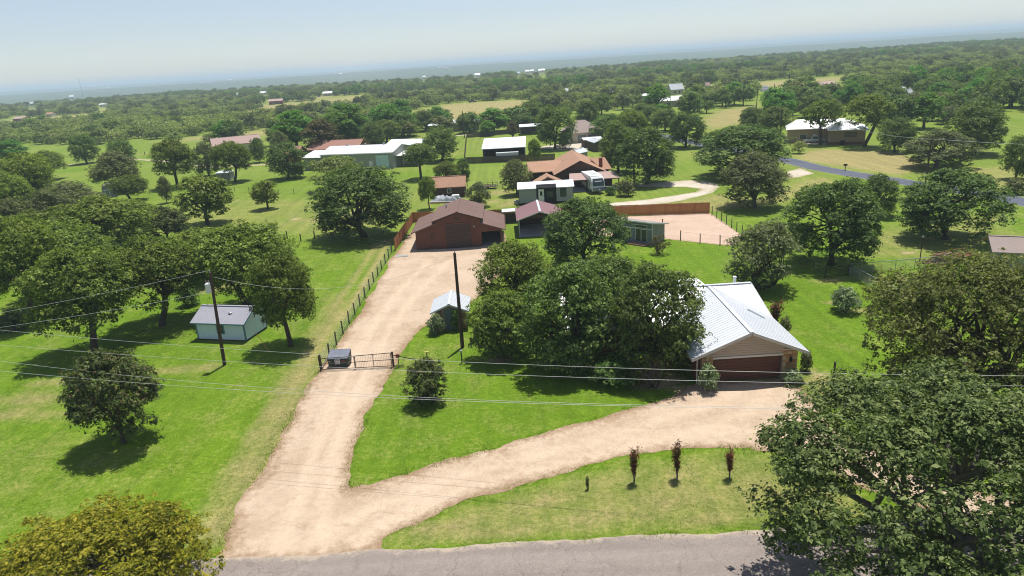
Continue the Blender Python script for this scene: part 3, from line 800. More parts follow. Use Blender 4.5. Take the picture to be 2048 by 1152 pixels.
for (x0, x1, z1) in ((-3.75, -2.85, 2.48), (2.8, 4.0, 2.62)):
    pl = MB().box(x0 + .03, .0, 0, x1 - .03, .62, z1 - .03).build('stone_pillar', MAT['mortar'], hs)
    z = 0
    while z < z1 - .05:
        h = min(rs.uniform(.2, .36), z1 - z); x = x0
        if z1 - (z + h) < .14: h = z1 - z
        while x < x1 - .02:
            w = min(rs.uniform(.22, .48), x1 - x)
            if x1 - (x + w) < .15: w = x1 - x
            g = .018; y0 = -rs.uniform(.03, .07)
            j = lambda: rs.uniform(-.014, .014)
            a = [(x + g + j(), y0, z + g + j()), (x + w - g + j(), y0, z + g + j()), (x + w - g + j(), y0, z + h - g + j()), (x + g + j(), y0, z + h - g + j())]
            m = MB().slab(a, (0, .09, 0))
            m.build('stone', MAT[rs.choice(['stone1', 'stone1', 'stone2', 'stone3'])], pl)
            x += w
        z += h
    MB().box(x0 - .04, -.08, z1, x1 + .04, .64, z1 + .05).build('pillar_cap', MAT['trim'], pl)
    cx = (x0 + x1) / 2 + .0
    MB().box(cx - .08, -.24, 1.62, cx + .08, -.08, 1.92).add([], []).bar((cx, -.16, 1.92), (cx, -.16, 2.0), .1, .1).build('wall_lantern', MAT['black'], hs)
# roof of the garage wing
for s in (-1, 1):
    eF, eB = (s * hw, -.55, GZ0), (s * hw, 7.0, GZ0)
    MB().slab([eF, (s * hw, 7.1, GZ0), (0, 11.2, GZR), (0, -.55, GZR)][::-s], (0, 0, .1)).build('roof', MAT['roof_silver'], hs)
    if s < 0: q = [(-hw, -.5, GZ0 + .1), (-hw, 7.0, GZ0 + .1), (0, 11.0, GZR + .1), (0, -.5, GZR + .1)]; q = [q[1], q[0], q[3], q[2]]
    m = MB()
    n = 30
    for i in range(n + 1):
        y = -.5 + i * .4
        yt = y; t1 = 1.0
        x_out = hw if y < 7.0 else hw * max(0, (11.15 - y) / 4.1)
        if x_out < .3: continue
        zt = lambda x: GZR - (GZR - GZ0) * x / hw + .1
        m.bar((s * x_out, y, zt(x_out) + .006), (s * .12, y, zt(.12) + .006), .035, .02, (0, 0, 1))
    o = m.build('roof_seams', MAT['rib'], hs); o['kind'] = 'stuff'
    MB().bar((s * hw, -.575, GZ0 + .0), (s * .0, -.575, GZR + .0), .05, .24).build('bargeboard', MAT['fascia'], hs)
    MB().box(min(s * hw, s * (hw - .12)), -.5, GZ0 - .16, max(s * hw, s * (hw - .12)), 7, GZ0 - .01).build('gutter', MAT['trim'], hs)
MB().bar((0, -.57, GZR + .115), (0, 11.1, GZR + .115), .32, .06).build('ridge_cap', MAT['rib'], hs)
MB().tube([(-4.12, .0, .05), (-4.12, .0, 2.3)], .05, 8).build('downpipe', MAT['trim'], hs)
# main block, ridge along x at y=11.15
x0m, x1m, yr = -14.2, 4.05, 11.15
MB().slab([(x0m + .5, 7.4, 0), (x0m + .5, 7.4, 2.45), (x0m + .5, yr, 4.35), (x0m + .5, 15.0, 2.45), (x0m + .5, 15.0, 0)], (x1m - x0m - 1.0, 0, 0)).build('wall', MAT['brick'], hs)
# front slope left of the garage wing, and right of it, each up to its valley
MB().slab([(x0m, 6.9, 2.36), (-4.55, 6.9, 2.36), (-.05, yr, 4.48), (x0m, yr, 4.48)], (0, 0, .1)).build('roof', MAT['roof_white'], hs)
MB().slab([(4.52, 6.9, 2.36), (4.62, 6.9, 2.36), (4.0, yr, 4.48), (.05, yr, 4.48)], (0, 0, .1)).build('roof', MAT['roof_white'], hs)
MB().slab([(x0m, yr, 4.48), (4.0, yr, 4.48), (4.3, 15.6, 2.36), (x0m, 15.6, 2.36)], (0, 0, .1)).build('roof', MAT['roof_white'], hs)
m = MB()
kz = (4.48 - 2.36) / (yr - 6.9)
for i in range(60):
    x = x0m + .1 + i * .32
    if x > 4.1: break
    if x < -4.55: yb = 6.9
    elif x < 0: yb = 6.9 + (x + 4.55) / 4.5 * 4.25
    else: yb = yr - x / 4.52 * 4.25
    if yr - yb < .3: continue
    m.bar((x + (.12 if x > 0 else 0) * (yr - yb) / 4.25, yb, 2.36 + kz * (yb - 6.9) + .108), (x, yr - .1, 4.48 + .085), .035, .025)
o = m.build('roof_seams', MAT['rib'], hs); o['kind'] = 'stuff'
MB().bar((x0m, yr, 4.6), (4.0, yr, 4.6), .32, .06).build('ridge_cap', MAT['rib'], hs)
MB().bar((4.66, 6.85, 2.36), (4.04, yr, 4.48), .05, .22).build('bargeboard', MAT['fascia'], hs)
MB().slab([(-3.2, 15.4, 3.0), (1.0, 15.4, 3.0), (1.0, 18.6, 2.75), (-3.2, 18.6, 2.75)], (0, 0, .12)).build('porch_roof', MAT['roof_white'], hs)
for x in (-3.0, .8): MB().box(x - .07, 18.3, 0, x + .07, 18.44, 2.75).build('porch_post', MAT['white'], hs)
MB().tube([(2.6, 11.6, 4.3), (2.6, 11.6, 5.0), (2.6, 11.6, 5.02), (2.6, 11.6, 5.15)], [.12, .12, .2, .16], 10).build('roof_vent', MAT['roof_white'], hs)
MB().bar((2.2, 6.7, 3.62), (3.3, 5.55, 3.14), .32, .03).build('roof_patch', MAT['rvgrey'], hs)
framed(hs, 'f', 7.4, -8, -6.6, .9, 2.0, bars=(2, 2)); framed(hs, 'f', 7.4, -12, -10.6, .9, 2.0, bars=(2, 2))
framed(hs, 'f', 7.4, -5.9, -5.0, .05, 2.05, kind='door', pm='doorwood')

# ------------------------------------------------------------------ stone pump house
ph = thing('pump_house', 'small stone pump house with silver gabled roof and blue-grey plank door beside the drive', 'shed', (-6.5, 65.6, 0))
pw = MB().slab([(-1.6, 0, 0), (1.6, 0, 0), (1.6, 0, 2.05), (0, 0, 2.75), (-1.6, 0, 2.05)], (0, 3.4, 0)).build('wall', MAT['mortar'], ph)
z = 0
while z < 2.3:
    h = rs.uniform(.2, .34); x = -1.6
    lim = 1.6 if z + h < 2.05 else 1.6 * (2.75 - z - h) / .7
    while x < 1.58:
        w = min(rs.uniform(.22, .46), 1.6 - x)
        if 1.6 - (x + w) < .15: w = 1.6 - x
        if (x + w < -.62 or x > .42) and max(abs(x), abs(x + w)) <= lim + .01:
            MB().box(x + .018, -rs.uniform(.03, .06), z + .018, x + w - .018, .03, z + h - .018).build('stone', MAT[rs.choice(['stone1', 'stone2', 'stone3', 'stone1'])], pw)
        x += w
    z += h
dd = MB().box(-.6, -.05, 0, .4, .02, 2.15).build('door', MAT['welldoor'], ph)
for i in range(5): MB().box(-.58 + i * .195, -.075, .03, -.58 + i * .195 + .175, -.045, 2.4 - abs(-.1 - (-.58 + i * .195)) * .5).build('plank', MAT['welldoor'], dd)
for s in (-1, 1):
    q = [(s * 2.0, -.55, 2.0), (s * 2.0, 3.8, 2.0), (0, 3.8, 2.86), (0, -.55, 2.86)]
    MB().slab(q[::-s] if s < 0 else q, (0, 0, .07)).build('roof', MAT['roof_silver'], ph)
    m = MB()
    for i in range(12): m.bar((s * 1.98, -.5 + i * .385, 2.085), (s * .1, -.5 + i * .385, 2.894), .035, .022)
    o = m.build('roof_seams', MAT['rib'], ph); o['kind'] = 'stuff'
    MB().bar((s * 2.0, -.57, 2.0), (0, -.57, 2.86), .04, .14).build('bargeboard', MAT['rib'], ph)
MB().bar((0, -.57, 2.95), (0, 3.82, 2.95), .26, .05).build('ridge_cap', MAT['rib'], ph)
MB().box(.42, .6, 0, .52, .7, .1).build('door_sill', MAT['concrete'], ph)

# ------------------------------------------------------------------ red barn
bn = thing('red_barn', 'red-brown board barn with raised centre, side lean-tos and dark roll-up door', 'barn', (-7.35, 98, 0))
D = 9.6
MB().slab([(-3.35, 0, 0), (3.35, 0, 0), (3.35, 0, 4.2), (0, 0, 5.25), (-3.35, 0, 4.2)], (0, D, 0)).build('wall', MAT['barnred'], bn)
MB().slab([(-6.35, .06, 0), (-3.355, .06, 0), (-3.355, .06, 3.75), (-6.35, .06, 2.75)], (0, D - .2, 0)).build('lean_to_wall', MAT['barnred'], bn)
# right lean-to: open bay
MB().slab([(3.355, .06, 2.2), (6.35, .06, 2.2), (6.35, .06, 2.5), (3.355, .06, 3.5)], (0, .12, 0)).build('bay_header', MAT['barnred'], bn)
MB().box(6.15, .06, 0, 6.35, .26, 2.2).build('bay_post', MAT['barnred'], bn)
MB().box(6.2, .3, 0, 6.33, D, 2.45).build('bay_wall', MAT['barnred'], bn)
MB().box(3.36, D - .25, 0, 6.3, D - .1, 2.6).build('bay_back', MAT['brownwall'], bn)
MB().box(3.36, .05, .0, 6.2, D - .3, .05).build('bay_floor', MAT['concrete'], bn)
bt = MB()
for i in range(-21, 22):
    x = i * .3
    if x < -3.35: z0, z1 = 0, 2.75 + (x + 6.35) * .333; y = .06
    elif x < 3.35: z0, z1 = 0, 5.2 - abs(x) * .313; y = 0
    else: z0, z1 = 2.2, 3.5 - (x - 3.355) * .333; y = .06
    if -1.9 < x < 1.9 and z1 > 3.7: z0 = 3.75
    if z1 > z0 + .1: bt.box(x - .02, y - .03, z0, x + .02, y + .01, z1 - .05)
o = bt.build('battens', MAT['barnred'], bn)
rd = MB().box(-1.85, -.10, 0, 1.85, .02, 3.62).build('roll_door', MAT['barndark'], bn)
for i in range(9): MB().box(-1.83, -.135, .02 + i * .4, 1.83, -.095, .02 + i * .4 + .375).build('panel', MAT['barndark'], rd)
fr = MB().box(-2.02, -.12, 0, -1.86, .02, 3.78).box(1.86, -.12, 0, 2.02, .02, 3.78).box(-1.86, -.12, 3.63, 1.86, .02, 3.78)
fr.build('frame', MAT['barnred'], rd)
framed(bn, 'f', .06, -4.15, -3.7, 1.75, 2.45, fm='barnred', pm='barndark')
framed(bn, 'f', .06, -5.5, -4.6, 1.7, 2.1, fm='barnred', pm='barnred')
for s in (-1, 1):
    q = [(s * 3.75, -.5, 4.14), (s * 3.75, D + .3, 4.14), (0, D + .3, 5.36), (0, -.5, 5.36)]
    MB().slab(q[::-s] if s < 0 else q, (0, 0, .16)).build('roof', MAT['roof_brown'], bn)
    z1, z2 = (3.82, 2.62) if s < 0 else (3.55, 2.36)
    q = [(s * 6.85, -.45, z2), (s * 6.85, D, z2), (s * 3.36, D, z1), (s * 3.36, -.45, z1)]
    MB().slab(q[::-s] if s < 0 else q, (0, 0, .15)).build('lean_to_roof', MAT['roof_brown'], bn)
    MB().bar((s * 3.75, -.515, 4.18), (0, -.515, 5.40), .03, .2).build('bargeboard', MAT['brownwall'], bn)
MB().bar((0, -.5, 5.53), (0, D + .3, 5.53), .3, .05).build('ridge_cap', MAT['roof_brown'], bn)

MB().box(-.45, -.05, 4.15, .45, .01, 4.6).build('gable_vent', MAT['barndark'], bn)
MB().bar((-6.92, -.4, 2.60), (-6.92, D, 2.60), .1, .12).bar((6.92, -.4, 2.34), (6.92, D, 2.34), .1, .12).build('gutter', MAT['brownwall'], bn)
MB().box(2.25, -.16, 3.0, 2.45, -.02, 3.25).build('yard_light', MAT['galv'], bn)
MB().box(-6.36, .0, .0, -3.36, .07, .25).box(2.1, -.05, 0, 3.36, .01, .25).build('base_board', MAT['oldwood'], bn)
MB().tube([(-2.0, 6.2, 4.7), (-2.0, 6.2, 5.35), (-2.0, 6.2, 5.36), (-2.0, 6.2, 5.5)], [.1, .1, .17, .1], 8).build('roof_vent', MAT['galv'], bn)

# ------------------------------------------------------------------ maroon-roofed carport
cp = thing('open_carport', 'open carport with maroon gabled metal roof standing right of the red barn', 'carport', (4.95, 102, 0))
MB().box(-3.3, 0, .0, 3.3, 8.2, .06).build('slab', MAT['concrete'], cp)
MB().box(-3.3, 8.0, .06, 3.3, 8.15, 3.0).build('back_wall', MAT['brownwall'], cp)
MB().box(-3.35, 5.0, .06, -3.22, 8.0, 2.75).build('side_wall', MAT['brownwall'], cp)
for x in (-3.25, 3.25):
    for y in (.15, 4.0): MB().box(x - .08, y - .08, .06, x + .08, y + .08, 2.8).build('post', MAT['galv'], cp)
    s = -1 if x < 0 else 1
    q = [(s * 3.65, -.4, 2.66), (s * 3.65, 8.4, 2.66), (0, 8.4, 3.85), (0, -.4, 3.85)]
    MB().slab(q[::-s] if s < 0 else q, (0, 0, .09)).build('roof', MAT['roof_maroon'], cp)
    MB().bar((s * 3.65, -.42, 2.68), (0, -.42, 3.87), .04, .16).build('bargeboard', MAT['trim'], cp)
MB().slab([(-3.3, .05, 2.85), (3.3, .05, 2.85), (0, .05, 3.82)], (0, .1, 0)).build('gable', MAT['brownwall'], cp)
MB().bar((0, -.4, 3.96), (0, 8.4, 3.96), .34, .06).build('ridge_cap', MAT['roof_silver'], cp)

# ------------------------------------------------------------------ slate-blue studio
st = thing('garden_studio', 'slate-blue garden studio with white French doors and sloping roof beside the gravel pad', 'shed', (20.2, 92.9, 0), R(-42))
# local: front wall along -x from the corner at 0,0; side wall along +y
MB().slab([(-6.6, 0, 0), (-6.6, 0, 3.05), (-6.6, 3.3, 2.35), (-6.6, 3.3, 0)], (6.6, 0, 0)).build('wall', MAT['cottage'], st)
MB().slab([(.004, .0, 0), (.004, .0, 3.0), (.004, 3.3, 2.3), (.004, 3.3, 0)], (.03, 0, 0)).build('side_wall', MAT['cottside'], st)
MB().slab([(-6.9, -.55, 3.17), (.45, -.55, 3.17), (.45, 3.7, 2.27), (-6.9, 3.7, 2.27)], (0, 0, .14)).build('roof', MAT['roof_grey'], st)
MB().bar((-6.9, -.57, 3.24), (.47, -.57, 3.24), .03, .17).build('fascia', MAT['white'], st)
MB().bar((.47, -.55, 3.24), (.47, 3.7, 2.34), .03, .17).build('fascia', MAT['white'], st)
for i in (0, 1): framed(st, 'f', 0, -2.75 + i * .95, -1.9 + i * .95, .35, 2.05, kind='door', t=.06, bars=(1, 1))
framed(st, 'f', 0, -2.8, -.95, 2.3, 2.65); framed(st, 'f', 0, -4.8, -3.6, 1.0, 2.1, bars=(2, 1))
for x in (-.06, -6.54): MB().box(x - .06, -.03, 0, x + .06, .0, 3.0).build('corner_board', MAT['white'], st)
MB().box(-6.5, -.04, 2.12, -2.9, -.002, 2.22).box(-.85, -.04, 2.12, -.12, -.002, 2.22).build('band_board', MAT['white'], st)
dk = MB().box(-3.2, -1.5, .0, -.4, -.05, .16).build('deck', MAT['lumber'], st)
for i in range(9): MB().box(-3.22, -1.5 + i * .16, .16, -.38, -1.5 + i * .16 + .14, .2).build('plank', MAT['lumber'], dk)

# ------------------------------------------------------------------ pale blue shed on the left lawn
bs = thing('blue_shed', 'pale blue wooden shed with dark shingle roof under the left oaks', 'shed', (-27.75, 65.75, 0), R(-14))
W_, D_ = 5.7, 3.9
MB().slab([(0, 0, .12), (0, 0, 2.05), (0, D_ / 2, 3.0), (0, D_, 2.05), (0, D_, .12)], (-W_, 0, 0)).build('wall', MAT['bluewall'], bs)
MB().box(-W_ - .02, -.02, 0, .02, D_ + .02, .13).build('base', MAT['oldwood'], bs)
for s, q in ((0, [(-W_ - .35, -.35, 1.93), (.3, -.35, 1.93), (.3, D_ / 2, 3.05), (-W_ - .35, D_ / 2, 3.05)]), (1, [(-W_ - .35, D_ / 2, 3.05), (.3, D_ / 2, 3.05), (.3, D_ + .35, 1.93), (-W_ - .35, D_ + .35, 1.93)])):
    MB().slab(q, (0, 0, .1)).build('roof', MAT['roof_ash'], bs)
MB().bar((-W_ - .35, D_ / 2, 3.17), (.3, D_ / 2, 3.17), .26, .05).build('ridge_cap', MAT['roof_ash'], bs)
MB().bar((-W_ - .35, -.37, 1.96), (.3, -.37, 1.96), .03, .13).build('fascia', MAT['bluetrim'], bs)
MB().bar((.32, -.35, 1.97), (.32, D_ / 2, 3.08), .03, .13).bar((.32, D_ / 2, 3.08), (.32, D_ + .35, 1.97), .03, .13).build('bargeboard', MAT['bluetrim'], bs)
for x in (-W_ + .04, -.04): MB().box(x - .07, -.03, .12, x + .07, -.002, 1.98).build('corner_board', MAT['bluetrim'], bs)
MB().box(.004, -.02, .12, .03, .1, 1.98).box(.004, D_ - .1, .12, .03, D_, 1.98).build('corner_board', MAT['bluetrim'], bs)
framed(bs, 'f', 0, -3.15, -2.45, .85, 1.78, fm='bluetrim', bars=(1, 2), t=.1)
MB().tube([(-2.0, 1.0, 2.5), (-2.0, 1.0, 2.75), (-2.0, 1.0, 2.76), (-2.0, 1.0, 2.86)], [.14, .14, .22, .1], 10).build('roof_vent', MAT['galv'], bs)

# ------------------------------------------------------------------ white-roofed portable cabin
pb = thing('portable_cabin', 'grey portable cabin with white metal roof and black entrance bay behind the cedar fence', 'cabin', (7.4, 126, 0), R(-2))
w, d = 10.2, 4.4
MB().box(-w / 2, 0, .35, w / 2, d, 3.0).build('wall', MAT['greywall'], pb)
MB().box(-w / 2 + .05, .05, 0, w / 2 - .05, d - .05, .35).build('skirt', MAT['black'], pb)
MB().slab([(-w / 2 - .2, -.35, 2.98), (w / 2 + .2, -.35, 2.98), (w / 2 + .2, d / 2 + .4, 3.75), (-w / 2 - .2, d / 2 + .4, 3.75)], (0, 0, .1)).build('roof', MAT['roof_white'], pb)
MB().slab([(-w / 2 - .2, d / 2 + .4, 3.75), (w / 2 + .2, d / 2 + .4, 3.75), (w / 2 + .2, d + .35, 3.0), (-w / 2 - .2, d + .35, 3.0)], (0, 0, .1)).build('roof', MAT['roof_white'], pb)
MB().box(-1.75, -.06, .35, 1.95, .01, 3.0).build('entrance_bay', MAT['black'], pb)
MB().slab([(-1.75, -.45, 2.98), (1.95, -.45, 2.98), (1.95, .9, 3.45), (-1.75, .9, 3.45)], (0, 0, .12)).build('entrance_roof', MAT['black'], pb)
framed(pb, 'f', -.06, -1.32, -.42, .4, 2.75, kind='door', pm='white')
MB().box(-1.1, -.1, 1.6, -.65, -.085, 2.4).build('door_pane', MAT['glass'], pb)
framed(pb, 'f', -.06, .2, 1.4, 1.2, 2.4, fm='black')
framed(pb, 'f', 0, 2.75, 3.75, 1.25, 2.75, fm='black', bars=(1, 2))
MB().box(w / 2 - .06, -.03, .35, w / 2 + .03, .05, 2.98).box(-w / 2 - .03, -.03, .35, -w / 2 + .06, .05, 2.98).build('corner_board', MAT['black'], pb)
MB().box(-w / 2 - .9, .6, 0, -w / 2 - .1, 1.3, .8).build('air_unit', MAT['galv'], pb)
MB().box(-1.3, -1.0, 0, -.3, -.1, .3).build('step', MAT['lumber'], pb)

# small tan-roofed outbuilding behind it
house('pump_shed', 'small shed with tan shingled gable showing above the portable cabin', 'shed', 8.3, 134.4, 0, 5.2, 3.6, 2.6, 3.9, 'y', 'brownwall', 'roof_tan', .5)

# ------------------------------------------------------------------ tan-roofed ranch house with porch
rh = thing('tan_roofed_house', 'brown house with broad tan shingle roof, front gable, chimney and porch behind the camper', 'house', (15.6, 140.5, 0))
def slp(q, m='roof_tan', th=.16, n='roof'): return MB().slab(q, (0, 0, th)).build(n, MAT[m], rh)
zr, ze = 5.35, 2.95
MB().slab([(-4.9, .4, 0), (4.9, .4, 0), (4.9, .4, 2.95), (0, .4, 5.2), (-4.9, .4, 2.95)], (0, 16.4, 0)).build('wall', MAT['brownwall'], rh)
slp([(-5.5, 0, ze - .25), (0, 0, zr), (0, 17.6, zr), (-5.5, 17.6, ze - .25)][::-1]); slp([(5.5, 0, ze - .25), (5.5, 17.6, ze - .25), (0, 17.6, zr), (0, 0, zr)])
MB().bar((-5.5, -.02, ze - .2), (0, -.02, zr + .05), .04, .24).bar((0, -.02, zr + .05), (5.5, -.02, ze - .2), .04, .24).build('bargeboard', MAT['brownwall'], rh)
# left wing with open carport side, right wing
MB().slab([(-10.6, 5.0, 2.75), (-5.0, 5.0, 2.75), (-2.6, 10.6, 4.25), (-10.6, 10.6, 4.25)], (0, 0, .15)).build('roof', MAT['roof_tan'], rh)
MB().slab([(-10.6, 10.6, 4.25), (-2.6, 10.6, 4.25), (-5.0, 16, 2.75), (-10.6, 16, 2.75)], (0, 0, .15)).build('roof', MAT['roof_tan'], rh)
MB().box(-10.2, 10.6, 0, -4.95, 15.6, 2.7).build('wall', MAT['brownwall'], rh)
for x in (-10.2, -7.6, -5.2): MB().box(x - .1, 5.4, 0, x + .1, 5.6, 2.75).build('post', MAT['brownwall'], rh)
MB().slab([(4.9, 3.4, 2.75), (7.0, 3.4, 2.75), (6.3, 8.8, 4.5), (3.0, 8.8, 4.5)], (0, 0, .15)).build('roof', MAT['roof_tan'], rh)
MB().slab([(3.0, 8.8, 4.5), (6.3, 8.8, 4.5), (7.0, 14.6, 2.75), (4.9, 14.6, 2.75)], (0, 0, .15)).build('roof', MAT['roof_tan'], rh)
MB().box(4.95, 4.0, 0, 6.4, 14, 2.7).build('wall', MAT['brownwall'], rh)
MB().box(4.5, 4.6, 2.5, 5.2, 5.3, 5.0).box(4.45, 4.55, 5.0, 5.25, 5.35, 5.1).build('chimney', MAT['brick'], rh)
# porch
MB().slab([(-2.9, -5.2, 2.35), (7.2, -5.2, 2.35), (6.6, -.6, 3.0), (-2.4, -.6, 3.0)], (0, 0, .1)).build('porch_roof', MAT['roof_rose'], rh)
MB().slab([(-2.9, -5.2, 2.25), (7.2, -5.2, 2.25), (7.2, -5.2, 2.35), (-2.9, -5.2, 2.35)], (0, .1, 0)).build('porch_beam', MAT['brownwall'], rh)
for x in (-2.6, .6, 3.6, 5.6, 7.0): MB().box(x - .09, -5.1, 0, x + .09, -4.92, 2.3).build('porch_post', MAT['brownwall'], rh)
MB().bar((3.6, -5.0, .9), (7.0, -5.0, .9), .08, .1).build('porch_rail', MAT['brownwall'], rh)
MB().box(-2.8, -5, 0, 7, .3, .08).build('porch_floor', MAT['concrete'], rh)
MB().box(-2.4, -.2, .08, 6.4, .38, 2.3).build('porch_wall', MAT['brownwall'], rh)

# ------------------------------------------------------------------ brown cabin
house('brown_cabin', 'little dark brown cabin with tan shingle roof behind the red barn', 'cabin', -11.6, 140.6, R(-2), 6.5, 4.6, 2.3, 3.9, 'x', 'brownwall', 'roof_tan', .35,
      [('f', -.2, .5, 1.0, 1.8)])

# ------------------------------------------------------------------ big sage metal workshop
wk = house('metal_workshop', 'long sage-green metal workshop with white roof and pale aqua roll-up door', 'barn', -38.4, 194.5, R(-13), 21, 14, 4.3, 5.6, 'x', 'sage', 'roof_white', .25)
dA = framed(wk, 'f', -7, 5.6, 9.3, .02, 3.65, fm='sage', pm='dooraqua', t=.12)
for i in range(6): MB().box(5.62, -7.06, .05 + i * .6, 9.28, -7.03, .05 + i * .6 + .57).build('panel', MAT['dooraqua'], dA)
MB().bar((-10.6, -7.28, 4.2), (10.6, -7.28, 4.2), .12, .14).build('gutter', MAT['white'], wk)
framed(wk, 'f', -7, -6.5, -5.2, 1.6, 2.6, bars=(2, 1)); framed(wk, 'f', -7, 3.6, 4.5, .02, 2.1, kind='door', pm='white')
for gx_ in (-5.5, 0, 5.5): MB().tube([(gx_, 0, 5.6), (gx_, 0, 6.05), (gx_, 0, 6.06), (gx_, 0, 6.25)], [.2, .2, .32, .2], 10).build('roof_vent', MAT['galv'], wk)
MB().slab([(-17, -6, 3.4), (-10.6, -6.6, 3.4), (-10.6, 2, 4.4), (-17, 2, 4.4)], (0, 0, .12)).build('lean_to_roof', MAT['roof_white'], wk)
MB().box(-16.6, -5.4, 0, -10.52, 2, 3.35).build('lean_to_wall', MAT['sage'], wk)
MB().slab([(10.55, -4.8, 3.0), (17, -4.8, 3.0), (17, 1.5, 3.5), (10.55, 1.5, 3.5)], (0, 0, .1)).build('lean_to_roof', MAT['roof_white'], wk)
MB().box(10.52, 1.0, 0, 16.8, 1.2, 3.4).build('lean_to_wall', MAT['cream'], wk)
for x in (12.5, 16.7): MB().box(x - .07, -4.6, 0, x + .07, -4.46, 3.0).build('post', MAT['galv'], wk)
house('white_shed', 'white metal shed with white roof just behind the sage workshop', 'shed', -28.6, 212.5, R(-22), 11.5, 8, 3.6, 4.7, 'x', 'white', 'roof_white', .25, [('f', -2, 1, .05, 2.6, dict(kind='window', pm='white', fm='galv'))])

# ------------------------------------------------------------------ open-fronted barn inside the dark fence
ob = thing('open_barn', 'open-fronted barn with broad white metal roof inside the dark board fence', 'barn', (.1, 187.0, 0), R(-3))
MB().box(-5.7, 9.6, 0, 5.7, 9.8, 4.7).build('back_wall', MAT['brownwall'], ob)
for s in (-1, 1): MB().slab([(s * 5.7, 0, 0), (s * 5.7, 0, 3.4), (s * 5.7, 9.8, 4.72), (s * 5.7, 9.8, 0)], (-s * .15, 0, 0)).build('side_wall', MAT['greywall'], ob)
MB().slab([(-5.95, -.6, 3.4), (5.95, -.6, 3.4), (5.95, 10.6, 4.95), (-5.95, 10.6, 4.95)], (0, 0, .12)).build('roof', MAT['roof_white'], ob)
MB().slab([(-5.95, 10.6, 4.95), (5.95, 10.6, 4.95), (5.95, 18, 3.9), (-5.95, 18, 3.9)], (0, 0, .12)).build('roof', MAT['roof_white'], ob)
for x in (-5.6, -1.9, 1.9, 5.6): MB().box(x - .1, -.1, 0, x + .1, .1, 3.42).build('post', MAT['oldwood'], ob)
MB().box(-5.7, 0, .0, 5.7, 9.6, .04).build('floor', MAT['concrete'], ob)
MB().bar((-5.9, -.62, 3.44), (5.9, -.62, 3.44), .06, .16).build('fascia', MAT['white'], ob)
et = thing('enclosed_trailer', 'long white enclosed trailer parked in the mouth of the open barn', 'trailer', (1.0, 185.7, 0), R(-2))
MB().box(-3.0, -.95, .5, 3.0, .95, 2.35).build('body', MAT['carwhite'], et)
MB().box(-3.02, -.97, 2.35, 3.02, .97, 2.43).build('roof', MAT['roof_white'], et)
for x in (-.9, .1):
    for y in (-.86, .86): MB().tube([(x, y - .08, .34), (x, y + .08, .34)], .34, 12).build('wheel', MAT['rubber'], et)
MB().bar((-3.0, 0, .55), (-4.2, 0, .5), .1, .1).build('drawbar', MAT['steel'], et)

# ------------------------------------------------------------------ farther buildings
house('tan_shed', 'long tan metal shed with pale roof and aqua door beside the dry field', 'shed', -16.2, 282, R(-4), 15, 8, 3.4, 4.2, 'x', 'tan', 'roof_white', .25, [('f', 2.6, 5.0, .02, 2.9, dict(pm='dooraqua', fm='tan'))])
MB().slab([(-13.3, -3, 2.7), (-7.6, -3, 2.7), (-7.6, 3, 3.2), (-13.3, 3, 3.2)], (0, 0, .1)).build('lean_to_roof', MAT['roof_white'], bpy.data.objects['tan_shed'])
hh = thing('hip_roof_house', 'house with tall taupe hip roof and two dark garage doors', 'house', (25.3, 221.5, 0), R(4))
MB().box(-5.6, -5.5, 0, 5.6, 5.5, 3.0).build('wall', MAT['cream'], hh)
hip_roof(hh, 11.2, 11, 3.0, 6.4, .6, 'roof_taupe', 2.0)
for u in (-2.4, .9): framed(hh, 'f', -5.5, u, u + 2.7, .02, 2.4, pm='rvgrey', fm='white')
MB().box(-3.6, -1, 4.4, -2.8, 0, 6.6).build('chimney', MAT['brick'], hh)
c2 = thing('small_carport', 'small flat white carport behind the open barn', 'carport', (10.4, 251, 0))
MB().slab([(-4.2, -3, 2.9), (4.2, -3, 2.9), (4.2, 3, 3.3), (-4.2, 3, 3.3)], (0, 0, .12)).build('roof', MAT['roof_white'], c2)
for x in (-4, 4):
    for y in (-2.8, 2.8): MB().box(x - .08, y - .08, 0, x + .08, y + .08, 3).build('post', MAT['galv'], c2)
MB().box(-4, 2.6, 0, 4, 2.75, 2.9).build('back_wall', MAT['oldwood'], c2)
house('dark_shed', 'dark board shed with white roof right of the hip-roofed house', 'shed', 26.6, 196.5, R(12), 3.4, 6.2, 2.5, 3.1, 'y', 'oldwood', 'roof_silver', .2)
house('dark_shed', 'low dark shed with flat white roof just behind the other dark shed', 'shed', 26.2, 205, R(6), 5.2, 4, 2.3, 2.7, 'x', 'oldwood', 'roof_white', .3)
house('grey_shed', 'little grey gabled shed on the grass behind the tan-roofed house', 'shed', 19.7, 180.5, R(-40), 2.6, 4.2, 1.9, 2.7, 'y', 'rvgrey', 'roof_silver', .2)
house('red_roofed_house', 'house with faded red roof beneath tall bright trees behind the sage workshop', 'house', -52.4, 222, R(-10), 16, 9, 2.9, 4.9, 'x', 'brick', 'roof_pink', .6, [('f', -4, -2.6, .9, 2.1), ('f', 2, 3.4, .9, 2.1)])
house('red_roofed_wing', 'low red-roofed building half hidden behind the russet tree', 'house', -67, 218, R(-8), 8, 7, 2.6, 4.2, 'x', 'brick', 'roof_pink', .5, [('f', -2, -1, .9, 2.0)])
house('rose_roofed_house', 'white house with rose shingle roof at the left edge of the tall trees', 'house', -98, 257, R(24), 16, 9, 3.0, 5.2, 'x', 'cream', 'roof_rose', .5, [('f', -4, -2.6, .9, 2.1), ('f', 1, 2.4, .9, 2.1), ('r', -1, 1, .9, 2.1)])
